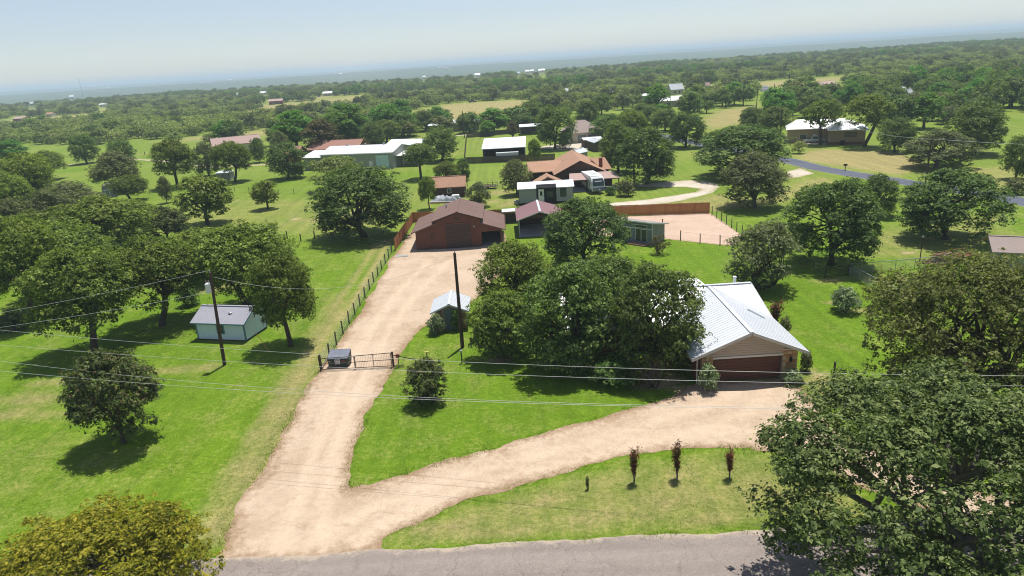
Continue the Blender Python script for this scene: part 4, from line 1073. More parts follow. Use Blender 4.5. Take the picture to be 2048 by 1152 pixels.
# beige house on the right
bh = thing('beige_house', 'beige brick house with blown-white metal roof under the oaks on the right', 'house', (89.6, 180.2, 0), R(-21))
MB().box(-4.3, -3.2, 0, 4.3, 7, 3.9).build('wall', MAT['beigebrick'], bh)
MB().box(-4.32, -3.22, 0, 4.32, 7.02, .7).build('plinth', MAT['brick'], bh)
hip_roof(bh, 8.6, 10.2, 3.9, 5.8, .5, 'roof_white', 1.5)
framed(bh, 'f', -3.2, -.6, 2.2, 2.0, 3.0, fm='brownwall', bars=(2, 1))
MB().box(-1.4, -3.9, .02, -.4, -3.25, 1.1).build('air_unit', MAT['black'], bh)
MB().box(-14, 1.5, 0, -4.35, 9.5, 3.6).build('wing_wall', MAT['beigebrick'], bh)
for q in ([(-14.6, .9, 3.6), (-3, .9, 3.6), (0, 4.5, 5.7), (-12, 4.5, 5.7)], [(-12, 4.5, 5.7), (0, 4.5, 5.7), (-3, 10, 3.6), (-14.6, 10, 3.6)], [(-14.6, 10, 3.6), (-14.6, .9, 3.6), (-12, 4.5, 5.7)]):
    MB().slab(q, (0, 0, .12)).build('wing_roof', MAT['roof_white'], bh)
framed(bh, 'f', 1.5, -11, -9.4, 1.0, 2.2); framed(bh, 'f', 1.5, -7.8, -6.9, .05, 2.1, kind='door', pm='white')

# sheds in the left trees
gb = thing('barn_style_shed', 'small grey barn-style shed with white doors in the left trees', 'shed', (-96.6, 167.5, 0), R(28))
prof = [(-1.5, 0), (1.5, 0), (1.5, 2.0), (.95, 2.9), (0, 3.35), (-.95, 2.9), (-1.5, 2.0)]
MB().slab([(x, -2, z) for x, z in prof], (0, 4.0, 0)).build('wall', MAT['rvgrey'], gb)
for a, b_ in zip(prof[2:-1], prof[3:]):
    MB().slab([(a[0] * 1.08, -2.2, a[1] + .02), (a[0] * 1.08, 2.2, a[1] + .02), (b_[0] * 1.08, 2.2, b_[1] + .02), (b_[0] * 1.08, -2.2, b_[1] + .02)], (0, 0, .08)).build('roof', MAT['roof_grey'], gb)
for u in (-.85, .05): framed(gb, 'f', -2, u, u + .8, .1, 1.9, kind='door', fm='white', pm='welldoor')
MB().box(-1.5, -2.03, 1.95, 1.5, -1.98, 2.05).build('band_board', MAT['white'], gb)
gs_ = thing('grey_tank_shed', 'low blue-grey metal tank shed under an oak in the pasture', 'shed', (-74.6, 184, 0), R(-6))
MB().box(-1.9, -1.2, 0, 1.9, 1.2, 1.95).build('wall', MAT['greywall'], gs_)
MB().slab([(-2.05, -1.35, 1.95), (2.05, -1.35, 1.95), (2.05, 1.35, 2.2), (-2.05, 1.35, 2.2)], (0, 0, .08)).build('roof', MAT['roof_silver'], gs_)
MB().box(-.5, -1.24, .05, .4, -1.18, 1.7).build('door', MAT['rvgrey'], gs_)

# roof corner at the right edge
pv = thing('shingled_outbuilding', 'outbuilding corner with pale taupe shingle roof at the right edge of the photo', 'shed', (59.6, 72.9, 0), R(-24))
MB().box(-4.2, -2.2, 0, 5, 2.6, 2.4).build('wall', MAT['greywall'], pv)
slope_slabs(pv, 9.4, 5, 2.55, 3.5, 'x', .5, 'roof_taupe')
for x in (-4.9,): MB().tube([(x, -2.5, 0), (x, -2.5, 2.4)], .06, 8).build('post', MAT['white'], pv)
framed(pv, 'f', -2.2, -1.5, -.3, 1.0, 2.0)

# distant buildings, each read from its roof in the photograph
SIGHT = []
def far_house(px, py, wpx, hm, wall, roof, label, rz=0, dep=None, cat='house', name='distant_house', group=None, zr=None):
    p = P(px, py); k = proj(p)[0, 2]
    w = wpx * k / FPX
    SIGHT.append((px, py, wpx))
    house(name, label, cat, p.x, p.y + (dep or w * .6) / 2, rz, w, dep or w * .6, hm, zr or hm * 1.55, 'x', wall, roof, .4, [('f', -w * .25, -w * .1, .9, 2.1), ('f', w * .1, w * .25, .9, 2.1)], group)
far_house(1304, 205, 38, 3.6, 'greywall', 'roof_white', 'pale blue-grey metal shed left of the low white-roofed barn, far right field', 0, 9, 'shed', 'distant_shed', zr=4.4)
far_house(1346, 214, 52, 3.0, 'tan', 'roof_white', 'low white-roofed barn on the far right dry field', 0, 11, 'barn', 'distant_barn', zr=4.6)
far_house(1352, 189, 28, 3.2, 'cream', 'roof_silver', 'grey-roofed house in trees behind the low white-roofed barn', .3, zr=6.2)
far_house(1413, 180, 14, 3.0, 'cream', 'roof_rose', 'small gabled house half hidden in the far oaks right of centre', .5)
far_house(1654, 182, 40, 3.0, 'brick', 'roof_rose', 'long rose-roofed house in the trees right of the far road', .35, 10)
far_house(1800, 200, 20, 3.4, 'greywall', 'roof_white', 'left one of two bluish white sheds in the right woods', .2, cat='shed', name='distant_shed')
far_house(1818, 206, 22, 3.4, 'greywall', 'roof_silver', 'right one of two bluish white sheds in the right woods', .7, cat='shed', name='distant_shed')
far_house(2028, 147, 20, 3.2, 'brick', 'roof_pink', 'red-roofed house in the woods at the far right edge')
far_house(38, 244, 22, 2.8, 'brick', 'roof_rose', 'long red-walled house with pale roof beyond the left scrub', 0, 9)
far_house(98, 234, 11, 2.6, 'cream', 'roof_tan', 'small tan house beyond the left scrub', 0, 8)
far_house(66, 211, 12, 3.5, 'greywall', 'roof_silver', 'grey-roofed house deep in the left woods', .2)
far_house(144, 198, 9, 5, 'white', 'roof_white', 'pointed white roof rising from the far left woods', 0, zr=9)
far_house(206, 214, 14, 3.2, 'white', 'roof_white', 'white flat-roofed building in the far left woods', 0, cat='barn', name='distant_barn', zr=4)
far_house(550, 209, 26, 3.0, 'brick', 'roof_rose', 'pale-roofed house in the trees left of the dry field', .2, 9)
far_house(655, 192, 18, 3.0, 'cream', 'roof_white', 'white-roofed house in the woods left of the dry field', .1)
far_house(527, 190, 13, 3.0, 'white', 'roof_white', 'small white building in the woods above the rose-roofed house', 0)
far_house(475, 195, 6, 4, 'white', 'roof_white', 'tiny white gable in the woods far left of centre', 0)
far_house(1220, 192, 10, 3, 'greywall', 'roof_silver', 'small pale shed in the thicket above the hip-roofed house', 0, cat='shed', name='distant_shed')
far_house(1138, 190, 12, 3, 'greywall', 'roof_white', 'small white shed in the thicket above the open barn', 0, cat='shed', name='distant_shed')
far_house(955, 154, 10, 4, 'white', 'roof_white', 'white barn at the far edge of the central woods', 0, cat='barn', name='distant_barn')
for k, (px, py, wp) in enumerate([(1055, 147, 8), (1064, 146, 7), (1083, 145, 12), (1037, 151, 5), (848, 158, 6)]):
    far_house(px, py, wp, 4, 'white', 'roof_white', 'tiny white building in the far woods above the open barn', .1 * k, group='white specks of buildings in the far central woods')
# towns on the far slopes
rt = random.Random(5)
for k in range(46):
    zone = rt.choice([0, 0, 0, 1, 1, 2])
    if zone == 0: px = rt.uniform(90, 480); 
    elif zone == 1: px = rt.uniform(480, 900)
    else: px = rt.uniform(1050, 2000)
    hz = 118.6 - (px - 1024) * .0629
    dist = rt.uniform(3400, 8800)
    d = ray(px, hz); x, y = d[0] / d[1] * dist, dist
    z = float(terrain_z(np.array([x]), np.array([y]))[0])
    w = rt.uniform(14, 34)
    b = thing('distant_house', 'pale speck of a building on the far hazy slopes', 'house', (x, y, z - 1), rt.uniform(0, 3), 'pale buildings on the far slopes')
    gable_body(b, w, w * .6, 7, 9, 'x', rt.choice(['white', 'cream', 'white'])); slope_slabs(b, w, w * .6, 7, 10, 'x', .3, rt.choice(['roof_white', 'roof_white', 'roof_silver', 'roof_rose']))
# ------------------------------------------------------------------ trees
def leaf_quads(rng, pos, nrm, size, aspect=.55):
    n = len(pos)
    nrm = nrm / np.maximum(np.linalg.norm(nrm, axis=1, keepdims=True), 1e-6)
    ref = rng.normal(size=(n, 3))
    a = np.cross(nrm, ref); a /= np.maximum(np.linalg.norm(a, axis=1, keepdims=True), 1e-6)
    b = np.cross(nrm, a)
    s = (size * np.clip(rng.lognormal(-.08, .38, n), .45, 2.1))[:, None]
    fold = nrm * s * .18
    v = np.stack([pos - a * s * .5, pos - b * s * aspect * .5 + fold, pos + a * s * .5, pos + b * s * aspect * .5 + fold], 1).reshape(-1, 3)
    f = np.arange(4 * n).reshape(n, 4)
    return v, f

def tree_kind(name, seed, W, H, base, ncl, nleaf, leaf, leafm, barkm='bark', cl=(.09, .17), fill=.45, stems=1, trunk_r=None, lean=0.0, sparse=0.0,
              droop=0.0, top=1.0, zc=.42, limbs=7, uneven=.22, joined=False):
    """crown and trunk meshes of one kind; W, H in metres, base = height where leaves begin / H"""
    rng = np.random.default_rng(seed)
    zb = base * H
    cz = zb + zc * (H - zb)
    Rx = W / 2
    lop = rng.uniform(1 - uneven, 1, 8)
    cen = []; rad = []
    tries = 0
    while len(cen) < ncl and tries < ncl * 60:
        tries += 1
        th = rng.uniform(0, 2 * math.pi)
        tt = rng.random() ** .85
        if rng.random() < .22: tt = rng.uniform(.8, 1)
        pr = math.sqrt(max(0, 1 - ((tt - zc) / (1 - zc)) ** 2)) if tt > zc else .72 + .28 * (tt / zc) ** .7
        r = rng.uniform(fill, 1) ** .6
        if tt > .88: r = rng.random() ** .5
        az = th / (2 * math.pi) * 8 % 8
        k = lop[int(az) % 8] * (1 - az % 1) + lop[(int(az) + 1) % 8] * (az % 1)
        rc = W * rng.uniform(*cl)
        rho = max(Rx - rc * .75, .05) * pr * k * r
        z = zb + rc * .5 + tt * max(H - zb - rc * 1.15, .05) * (1 - .16 * rng.random() * (tt > .6))
        z -= droop * rho * .2 * (tt < .4)
        p = np.array([math.cos(th) * rho, math.sin(th) * rho, max(z, rc * .35)])
        if any(np.linalg.norm(p - c0) < .62 * rc for c0 in cen): continue
        cen.append(p); rad.append(rc)
    cen = np.array(cen); rad = np.array(rad)
    w = rad ** 2; w = w / w.sum()
    per = 16
    ns = max(12, nleaf // per)
    which = rng.choice(len(cen), ns, p=w)
    d = rng.normal(size=(ns, 3)); d /= np.linalg.norm(d, axis=1, keepdims=True)
    keep = (d[:, 2] > -.3) | (rng.random(ns) < .45)
    if sparse: keep &= rng.random(ns) > sparse
    which = which[keep]; d = d[keep]; ns = len(d)
    rr = rng.uniform(.55, 1, ns) ** .6
    rr = np.where(rng.random(ns) < .07, rr * 1.32, rr)
    sc0 = cen[which] + d * (rad[which] * rr)[:, None] * np.array([1, 1, .74])
    srad = np.clip(rng.lognormal(0, .3, ns), .5, 1.8) * max(leaf * 1.15, .026 * W * (.52 if W > 12 else 1))
    si = np.repeat(np.arange(ns), per)
    off = rng.normal(size=(len(si), 3)) * np.array([.62, .62, .30])
    out = d[si]
    pos = sc0[si] + off * srad[si][:, None] - np.array([0, 0, .35]) * (np.hypot(off[:, 0], off[:, 1]) ** 2 * srad[si] * .6)[:, None]
    pos[:, 2] = np.maximum(pos[:, 2], .06)
    nrm = out * .45 + off * np.array([.45, .45, .0]) + rng.normal(size=pos.shape) * .30 + np.array([0, 0, .72])
    lv, lf = leaf_quads(rng, pos, nrm, leaf)
    # trunk and limbs
    rs_ = random.Random(seed)
    tr = trunk_r or max(.05, .022 * H + .009 * W)
    t = MB()
    order = np.argsort(-rad)
    for s in range(stems):
        a = 2 * math.pi * s / max(stems, 1) + rs_.random()
        off = 0 if stems == 1 else tr * 1.2
        b0 = Vector((math.cos(a) * off, math.sin(a) * off, -.15))
        fork = zb + .12 * (H - zb) if stems == 1 else zb * .6 + .1
        lx, ly = (lean * H * .2, 0) if stems == 1 else (math.cos(a) * W * .12, math.sin(a) * W * .12)
        f0 = Vector((b0.x + lx, b0.y + ly, max(fork, .25)))
        mid = b0.lerp(f0, .5) + Vector((rs_.uniform(-.1, .1), rs_.uniform(-.1, .1), 0)) * tr * 2
        rt_ = tr / (1 if stems == 1 else stems ** .5)
        t.tube([b0, b0 + Vector((0, 0, .35)) * min(1, H / 4) + (mid - b0) * .08, mid, f0], [rt_ * 1.55, rt_ * 1.1, rt_ * .95, rt_ * .85], 8)
        for i in range(limbs):
            c = Vector(cen[order[(i * stems + s) % len(order)]])
            m1 = f0.lerp(c, .4) + Vector((rs_.uniform(-.06, .06) * W, rs_.uniform(-.06, .06) * W, .05 * H))
            m2 = f0.lerp(c, .72) + Vector((rs_.uniform(-.05, .05) * W, rs_.uniform(-.05, .05) * W, .04 * H))
            t.tube([f0 - Vector((0, 0, rt_)), m1, m2, c], [rt_ * .62, rt_ * .42, rt_ * .26, rt_ * .1], 5)
            for j in range(2):
                c2 = Vector(cen[order[(limbs * stems + (i * 2 + j) * stems + s) % len(order)]])
                if (c2 - m1).length < W * .45:
                    t.tube([m1, m1.lerp(c2, .5) + Vector((0, 0, .03 * H)), c2], [rt_ * .32, rt_ * .2, rt_ * .07], 4)
    if joined:
        m = bpy.data.meshes.new(name)
        nl = len(lv)
        vs_ = [tuple(x) for x in lv] + t.v
        fs_ = [tuple(int(i) for i in x) for x in lf] + [tuple(i + nl for i in q) for q in t.f]
        m.from_pydata(vs_, [], fs_)
        m.materials.append(MAT[leafm]); m.materials.append(MAT[barkm])
        m.polygons.foreach_set('material_index', [0] * len(lf) + [1] * len(t.f))
        m.update()
        return dict(mesh=m, W=W, H=H)
    crown = arr_mesh(name + '_crown', lv, lf, [MAT[leafm]])
    trunk = t.mesh(name + '_trunk', MAT[barkm], True)
    return dict(crown=crown, trunk=trunk, W=W, H=H, base=base)

K = {}
def kinds():
    K['hero_oak'] = tree_kind('hero_oak', 21, 17, 12.2, .08, 132, 100000, .172, 'leaf_hero', 'barkgrey', (.045, .085), .5, limbs=18, uneven=.15, trunk_r=.42, zc=.45)
    K['hero_gold'] = tree_kind('hero_gold', 22, 12.5, 7.0, .08, 80, 75000, .145, 'leaf_gold', 'barkgrey', (.07, .13), .45, limbs=14, zc=.5)
    K['hero_elm'] = tree_kind('hero_elm', 23, 17, 11.0, .04, 110, 100000, .175, 'leaf_elm', 'bark', (.07, .13), .5, limbs=14, zc=.5, droop=.15)
    for i, sd in enumerate((31, 32, 33, 34)):
        K['oak%d' % i] = tree_kind('oak%d' % i, sd, 10, 8.5, .07, 72, 36000, .205, 'leaf_oak', 'bark', (.075, .135), .55, limbs=9, uneven=.3, lean=(.0, .5, -.3, .2)[i])
    for i, sd in enumerate((41, 42)):
        K['left%d' % i] = tree_kind('left%d' % i, sd, 10, 8.5, .25, 70, 36000, .20, 'leaf_left', 'bark', (.075, .13), .55, limbs=10, uneven=.28, lean=(.3, -.5)[i])
    for i, sd in enumerate((51, 52)):
        K['dusty%d' % i] = tree_kind('dusty%d' % i, sd, 10, 8.0, .06, 70, 32000, .20, 'leaf_dusty', 'barkgrey', (.075, .13), .5, limbs=10, uneven=.3)
    for i, sd in enumerate((61, 62)):
        K['mesq%d' % i] = tree_kind('mesq%d' % i, sd, 8, 5.5, .15, 34, 10000, .24, 'leaf_mesq', 'barkgrey', (.08, .15), .4, stems=2, limbs=6, sparse=.1, uneven=.35)
    K['canopy0'] = tree_kind('canopy0', 45, 10, 9, .36, 52, 15000, .26, 'leaf_left', 'bark', (.08, .14), .45, limbs=9, uneven=.35, lean=.8)
    K['canopy1'] = tree_kind('canopy1', 46, 10, 9, .42, 52, 16000, .26, 'leaf_oak', 'bark', (.08, .14), .45, limbs=9, uneven=.35, lean=-.6)
    K['pecan0'] = tree_kind('pecan0', 71, 10, 12, .16, 50, 20000, .32, 'leaf_pecan', 'bark', (.08, .15), .45, limbs=9, uneven=.25)
    K['russet0'] = tree_kind('russet0', 72, 9, 11, .1, 46, 17000, .32, 'leaf_rust', 'bark', (.08, .15), .45, limbs=9)
    K['syc0'] = tree_kind('syc0', 73, 8, 7.5, .2, 40, 13000, .30, 'leaf_syc', 'bark', (.09, .17), .5, limbs=8)
    K['round0'] = tree_kind('round0', 74, 7, 6.6, .12, 40, 26000, .16, 'leaf_dusty', 'bark', (.10, .17), .5, limbs=9, stems=3, uneven=.12)
    K['myrtle0'] = tree_kind('myrtle0', 75, 6, 5.6, .15, 90, 26000, .16, 'leaf_myrtle', 'bark', (.08, .13), .5, limbs=9, uneven=.06, trunk_r=.13)
    K['myrtle1'] = tree_kind('myrtle1', 76, 3, 2.9, .03, 50, 9000, .12, 'leaf_myrtle', 'barkgrey', (.11, .19), .45, limbs=5, stems=4, trunk_r=.09)
    K['bigmyrtle'] = tree_kind('bigmyrtle', 77, 7, 5.4, .05, 44, 26000, .17, 'leaf_syc', 'barkgrey', (.09, .16), .45, limbs=7, stems=4, trunk_r=.16)
    K['bush0'] = tree_kind('bush0', 78, 2, 1.5, .0, 22, 5000, .10, 'leaf_silver', 'barkgrey', (.16, .24), .55, limbs=4, stems=3, trunk_r=.05, zc=.35, uneven=.1)
    K['bush1'] = tree_kind('bush1', 79, 2, 1.6, .0, 20, 4000, .12, 'leaf_bush', 'barkgrey', (.14, .22), .45, limbs=4, stems=3, trunk_r=.05, zc=.35)
    K['bush2'] = tree_kind('bush2', 80, 3, 2.2, .0, 22, 4000, .17, 'leaf_dusty', 'barkgrey', (.14, .22), .45, limbs=4, stems=3, trunk_r=.06, zc=.4)
    K['twiggy'] = tree_kind('twiggy', 82, 4, 2.8, .05, 30, 2300, .13, 'leaf_rust', 'barkgrey', (.08, .15), .35, limbs=8, stems=5, trunk_r=.1)
    # for trees a few hundred metres off
    for i, sd in enumerate((91, 92, 93)):
        K['foak%d' % i] = tree_kind('foak%d' % i, sd, 10, 8, .16, 34, 5200, .46, 'leaf_oak', 'bark', (.09, .17), .45, limbs=6, uneven=.3)
    K['fdusty'] = tree_kind('fdusty', 94, 10, 7.5, .14, 34, 5200, .46, 'leaf_dusty', 'barkgrey', (.09, .17), .45, limbs=6, uneven=.3)
    for i, sd in enumerate((95, 96)):
        K['fmesq%d' % i] = tree_kind('fmesq%d' % i, sd, 7, 4.6, .1, 28, 2800, .40, 'leaf_mesq', 'barkgrey', (.09, .17), .4, stems=2, limbs=4)
    K['fpecan'] = tree_kind('fpecan', 97, 10, 10, .14, 34, 5200, .5, 'leaf_pecan', 'bark', (.09, .17), .45, limbs=6)
kinds()
def upright_shrub(seed):
    rng = np.random.default_rng(seed); t = MB(); pos = []
    for s in range(7):
        a = rng.uniform(0, 6.28); sp = rng.uniform(.05, .34); h = rng.uniform(1.5, 2.4)
        tip = Vector((math.cos(a) * sp, math.sin(a) * sp, h)); mid = Vector((tip.x * .35, tip.y * .35, h * .45))
        t.tube([(tip.x * .12, tip.y * .12, -.05), mid, tip], [.028, .02, .008], 5)
        n = 190
        u = rng.uniform(.22, 1.04, n) ** .8
        base_ = np.where(u[:, None] < .45, np.array(mid) * (u[:, None] / .45), np.array(mid) + (np.array(tip) - np.array(mid)) * ((u[:, None] - .45) / .55))
        pos.append(base_ + rng.normal(size=(n, 3)) * (.05 + .07 * u[:, None]) * np.array([1, 1, .8]))
    pos = np.concatenate(pos)
    lv, lf = leaf_quads(rng, pos, rng.normal(size=pos.shape) * .6 + np.array([0, 0, .5]), .10)
    return dict(crown=arr_mesh('redshrub_crown', lv, lf, [MAT['leaf_red']]), trunk=t.mesh('redshrub_trunk', MAT['barkgrey']), W=.95, H=2.4, base=0)
K['redshrub'] = upright_shrub(81); K['redshrub1'] = upright_shrub(82); K['redshrub2'] = upright_shrub(83)
_kr = random.Random(99)
def put_tree(kind, loc, sx, sz, rz, name, label, cat='tree', group=None):
    k = K[kind]
    o = thing(name, label, cat, loc, rz, group)
    o.scale = (sx, sx, sz)
    shrub = cat != 'tree'
    link('foliage' if shrub else 'crown', k['crown'], o)
    link('stem' if shrub else 'trunk', k['trunk'], o)
    return o

def T(kind, cx, by, wpx, topy, name, label, cat='tree', rz=None, group=None, hk=1.0):
    """plant a tree: crown centre column cx, foot row by, crown width and top row as surveyed"""
    k = K[kind]
    bx = cx
    for _ in range(5):
        b = P(bx, by)
        d = ray(cx, topy); t = b.y / d[1]
        h = max(.4, CAM_H + d[2] * t) * hk
        q = proj([b.x, b.y, h * .6])[0]
        bx += cx - q[0]
    kd = proj([b.x, b.y, h * .5])[0, 2]
    w = wpx * kd / FPX
    # the far rim of a wide crown, not its centre, makes the top of the outline
    h = max(h - .03 * w, h * .7) if cat == 'tree' else h
    sx, sz = w / k['W'] * (1.13 if cat == 'tree' else 1.1), h / k['H'] * 1.06
    return put_tree(kind, b, sx, sz, _kr.uniform(0, 6.28) if rz is None else rz, name, label, cat, group)

# foreground
T('hero_oak', 1890, 1200, 740, 765, 'oak_tree', 'large glossy oak filling the lower right corner above the road', rz=1.0)
T('hero_gold', 185, 1255, 490, 1035, 'gold_leafed_tree', 'golden-green leafy tree crown in the lower left corner', rz=.4)
T('hero_elm', 1965, 835, 450, 500, 'elm_tree', 'huge olive-brown elm at the right edge behind the glossy oak', rz=2)
T('myrtle0', 218, 886, 172, 700, 'crape_myrtle', 'dark round crape myrtle alone on the left front lawn', rz=1)
T('myrtle1', 850, 806, 92, 718, 'crape_myrtle', 'small round crape myrtle on the lawn right of the gate', 'shrub')
# centre, round the house
T('bigmyrtle', 1003, 712, 150, 578, 'crape_myrtle', 'bushy yellow-green crape myrtle beside the pump house and tall pole')
T('left0', 1026, 640, 160, 480, 'oak_tree', 'olive oak standing behind the bushy crape myrtle beside the gravel yard')
T('oak1', 1165, 532, 178, 390, 'oak_tree', 'dark oak between the maroon carport and slate-blue studio')
T('oak0', 1135, 738, 215, 520, 'oak_tree', 'dense green oak over the left end of the white-roofed house', rz=.5)
T('oak2', 1215, 690, 170, 505, 'oak_tree', 'green oak directly behind the dense oaks, over the middle of the white-roofed house')
T('oak3', 1312, 745, 205, 520, 'oak_tree', 'dense oak overhanging the left slope of the garage roof', rz=2.2)
T('twiggy', 1305, 775, 90, 700, 'twiggy_shrub', 'twiggy half-bare shrub left of the garage under the oak', 'shrub')
T('bush1', 1230, 765, 110, 715, 'shrub', 'dark leafy shrub in the shade below the dense oaks', 'shrub')
T('twiggy', 1318, 508, 46, 468, 'young_tree', 'small thin young tree in front of the slate-blue studio')
T('round0', 1527, 577, 146, 440, 'round_tree', 'round dusty-green tree on the lawn behind the white-roofed house', rz=1)
T('oak3', 1672, 530, 200, 352, 'oak_tree', 'broad dark oak beyond the chain-link gate', rz=4)
T('oak1', 1903, 478, 205, 332, 'oak_tree', 'spreading oak with crooked trunk on the dry lawn at right', rz=1.4)
T('dusty1', 1512, 414, 152, 300, 'oak_tree', 'grey-green oak beside the end of the cedar fence', rz=.3)
T('oak2', 1487, 352, 195, 245, 'oak_tree', 'large dark oak just behind the grey-green one by the bend in the road', rz=2)
T('oak0', 1758, 432, 88, 347, 'oak_tree', 'smaller oak squeezed between two broad oaks right of the bend')
T('dusty0', 1878, 336, 148, 258, 'oak_tree', 'low wide grey-green oak behind the leaning pole on the right', rz=1)
T('oak1', 1957, 308, 115, 200, 'oak_tree', 'tall dark oak right of the beige house')
T('oak3', 1795, 304, 80, 232, 'oak_tree', 'rounded oak just right of the beige house')
T('oak0', 2040, 358, 66, 270, 'oak_tree', 'oak cut by the right edge beside the county road')
T('bush2', 2034, 388, 44, 356, 'bush', 'rounded bush at the right edge beside the county road', 'shrub')
T('canopy0', 1645, 289, 80, 198, 'oak_tree', 'oak with dark leaning trunk in front of the beige house and pickup')
T('canopy0', 1735, 294, 100, 186, 'oak_tree', 'oak overhanging the right end of the beige house roof')
T('oak2', 1505, 260, 56, 212, 'oak_tree', 'oak near the dark tall pole left of the beige house')
T('oak1', 1548, 275, 74, 210, 'oak_tree', 'oak behind the dark tall pole left of the beige house')
T('mesq0', 1599, 307, 30, 281, 'young_tree', 'small light young tree at the edge of the brown field')
T('oak3', 1372, 295, 80, 222, 'oak_tree', 'oak on the far green lawn beside the county road')
T('oak1', 1294, 368, 130, 252, 'oak_tree', 'large oak right of the tan-roofed house above the gravel loop', rz=5)
T('oak0', 1236, 345, 92, 240, 'oak_tree', 'dark oak touching the right end of the tan-roofed house')
T('bush2', 1252, 392, 40, 358, 'shrub', 'leafy shrub on the grass right of the camper', 'shrub')
T('bush1', 1222, 390, 24, 372, 'shrub', 'small green shrub close beside the camper', 'shrub')
T('dusty1', 1032, 390, 68, 318, 'oak_tree', 'grey-green oak at the left end of the portable cabin')
T('dusty0', 958, 414, 54, 364, 'young_tree', 'bushy young tree between the brown cabin and red barn')
T('left1', 855, 418, 38, 352, 'young_tree', 'narrow leafy tree left of the brown cabin')
T('left0', 893, 372, 56, 322, 'oak_tree', 'leafy tree behind the brown cabin')
T('oak0', 926, 360, 32, 316, 'young_tree', 'small dark tree at the corner of the dark board fence')
T('canopy1', 838, 358, 76, 286, 'oak_tree', 'oak with leaning trunk at the right end of the sage workshop')
T('oak3', 880, 322, 82, 250, 'oak_tree', 'green oak behind the leaning-trunk oak')
T('mesq1', 664, 380, 112, 308, 'mesquite_tree', 'pale green mesquite in front of the sage workshop')
T('oak2', 716, 474, 212, 326, 'oak_tree', 'biggest dark oak of the left pasture, left of the red barn', rz=1)
# left pasture
T('left0', 343, 374, 90, 277, 'oak_tree', 'full oak standing free in the left pasture beside the barn-style shed', rz=2)
T('syc0', 403, 449, 116, 345, 'sycamore_tree', 'bright yellow-green tree in the middle of the left pasture')
T('syc0', 530, 418, 58, 358, 'young_tree', 'small round green tree alone in the left pasture', rz=2.5)
T('dusty1', 327, 406, 30, 352, 'young_tree', 'slim dark young tree at the pasture fence')
T('oak0', 570, 357, 90, 283, 'oak_tree', 'dark oak left of the pale mesquite', rz=3)
T('left1', 461, 364, 80, 280, 'oak_tree', 'oak over the blue-grey tank shed')
T('dusty0', 410, 352, 60, 284, 'oak_tree', 'thin greyish oak between two fuller pasture oaks')
T('oak1', 514, 325, 36, 274, 'young_tree', 'small dark tree in front of the rose-roofed house')
T('oak2', 165, 327, 60, 266, 'oak_tree', 'dark oak at the end of the pale lane on the far left')
T('dusty1', 228, 384, 102, 300, 'oak_tree', 'dusty oak crowding the barn-style shed from behind')
T('left1', 255, 402, 78, 348, 'oak_tree', 'low olive tree right of the barn-style shed')
T('oak3', 240, 326, 52, 276, 'oak_tree', 'small dark oak behind the dusty oak by the lane')
T('pecan0', 22, 330, 60, 278, 'pecan_tree', 'bright green tree at the far left edge')
T('left0', 92, 360, 76, 300, 'oak_tree', 'rounded olive oak left of the barn-style shed')
T('left1', 48, 425, 116, 302, 'oak_tree', 'big olive oak on the left edge behind the thicket')
T('dusty0', 135, 450, 150, 362, 'oak_tree', 'dusty dark tree in the left thicket below the barn-style shed')
T('left0', 190, 530, 225, 392, 'oak_tree', 'very broad olive oak in the middle of the left thicket', rz=4)
T('myrtle0', 328, 486, 92, 412, 'dark_tree', 'dark broad-leaved tree at the right end of the left thicket')
T('left1', 478, 616, 225, 440, 'oak_tree', 'broad olive oak leaning over the pale blue shed', rz=1)
T('left0', 562, 692, 146, 500, 'oak_tree', 'oak with dark trunk right of the pale blue shed', rz=2.6)
T('left1', 300, 650, 190, 470, 'oak_tree', 'olive oak with curved trunk behind the bare lawn', rz=3.4)
T('left0', 155, 702, 215, 490, 'oak_tree', 'olive oak with tall bare trunk on the left lawn', rz=.8)
T('left1', 30, 640, 170, 430, 'oak_tree', 'olive oak at the left edge above the hedge', rz=5)
T('dusty1', 20, 520, 130, 395, 'oak_tree', 'pale dusty tree at the left edge above the big oaks')
T('left0', 395, 560, 150, 455, 'oak_tree', 'olive oak hidden behind the two oaks by the pale blue shed', rz=1.9)
T('left1', 110, 590, 190, 440, 'oak_tree', 'olive oak deep in the left thicket', rz=2.3)
T('left1', 60, 545, 150, 420, 'oak_tree', 'olive oak second from the left edge in the thicket', rz=1.2)
T('dusty0', 95, 490, 140, 380, 'oak_tree', 'dusty oak near the left edge above the very broad olive oak', rz=2)
T('left0', 265, 480, 120, 400, 'oak_tree', 'olive oak left of the dark broad-leaved tree', rz=3)
T('left1', 5, 460, 110, 340, 'oak_tree', 'olive oak cut by the left edge below the bright green tree', rz=3)
T('bush1', 372, 612, 44, 572, 'shrub', 'dark round shrub on the lawn left of the pale blue shed', 'shrub')
T('bush0', 50, 645, 34, 616, 'shrub', 'whitish flowering shrub in the hedge at the left edge', 'shrub')
T('bush2', 20, 662, 60, 622, 'hedge_shrub', 'dark hedge shrub at the left edge', 'shrub')
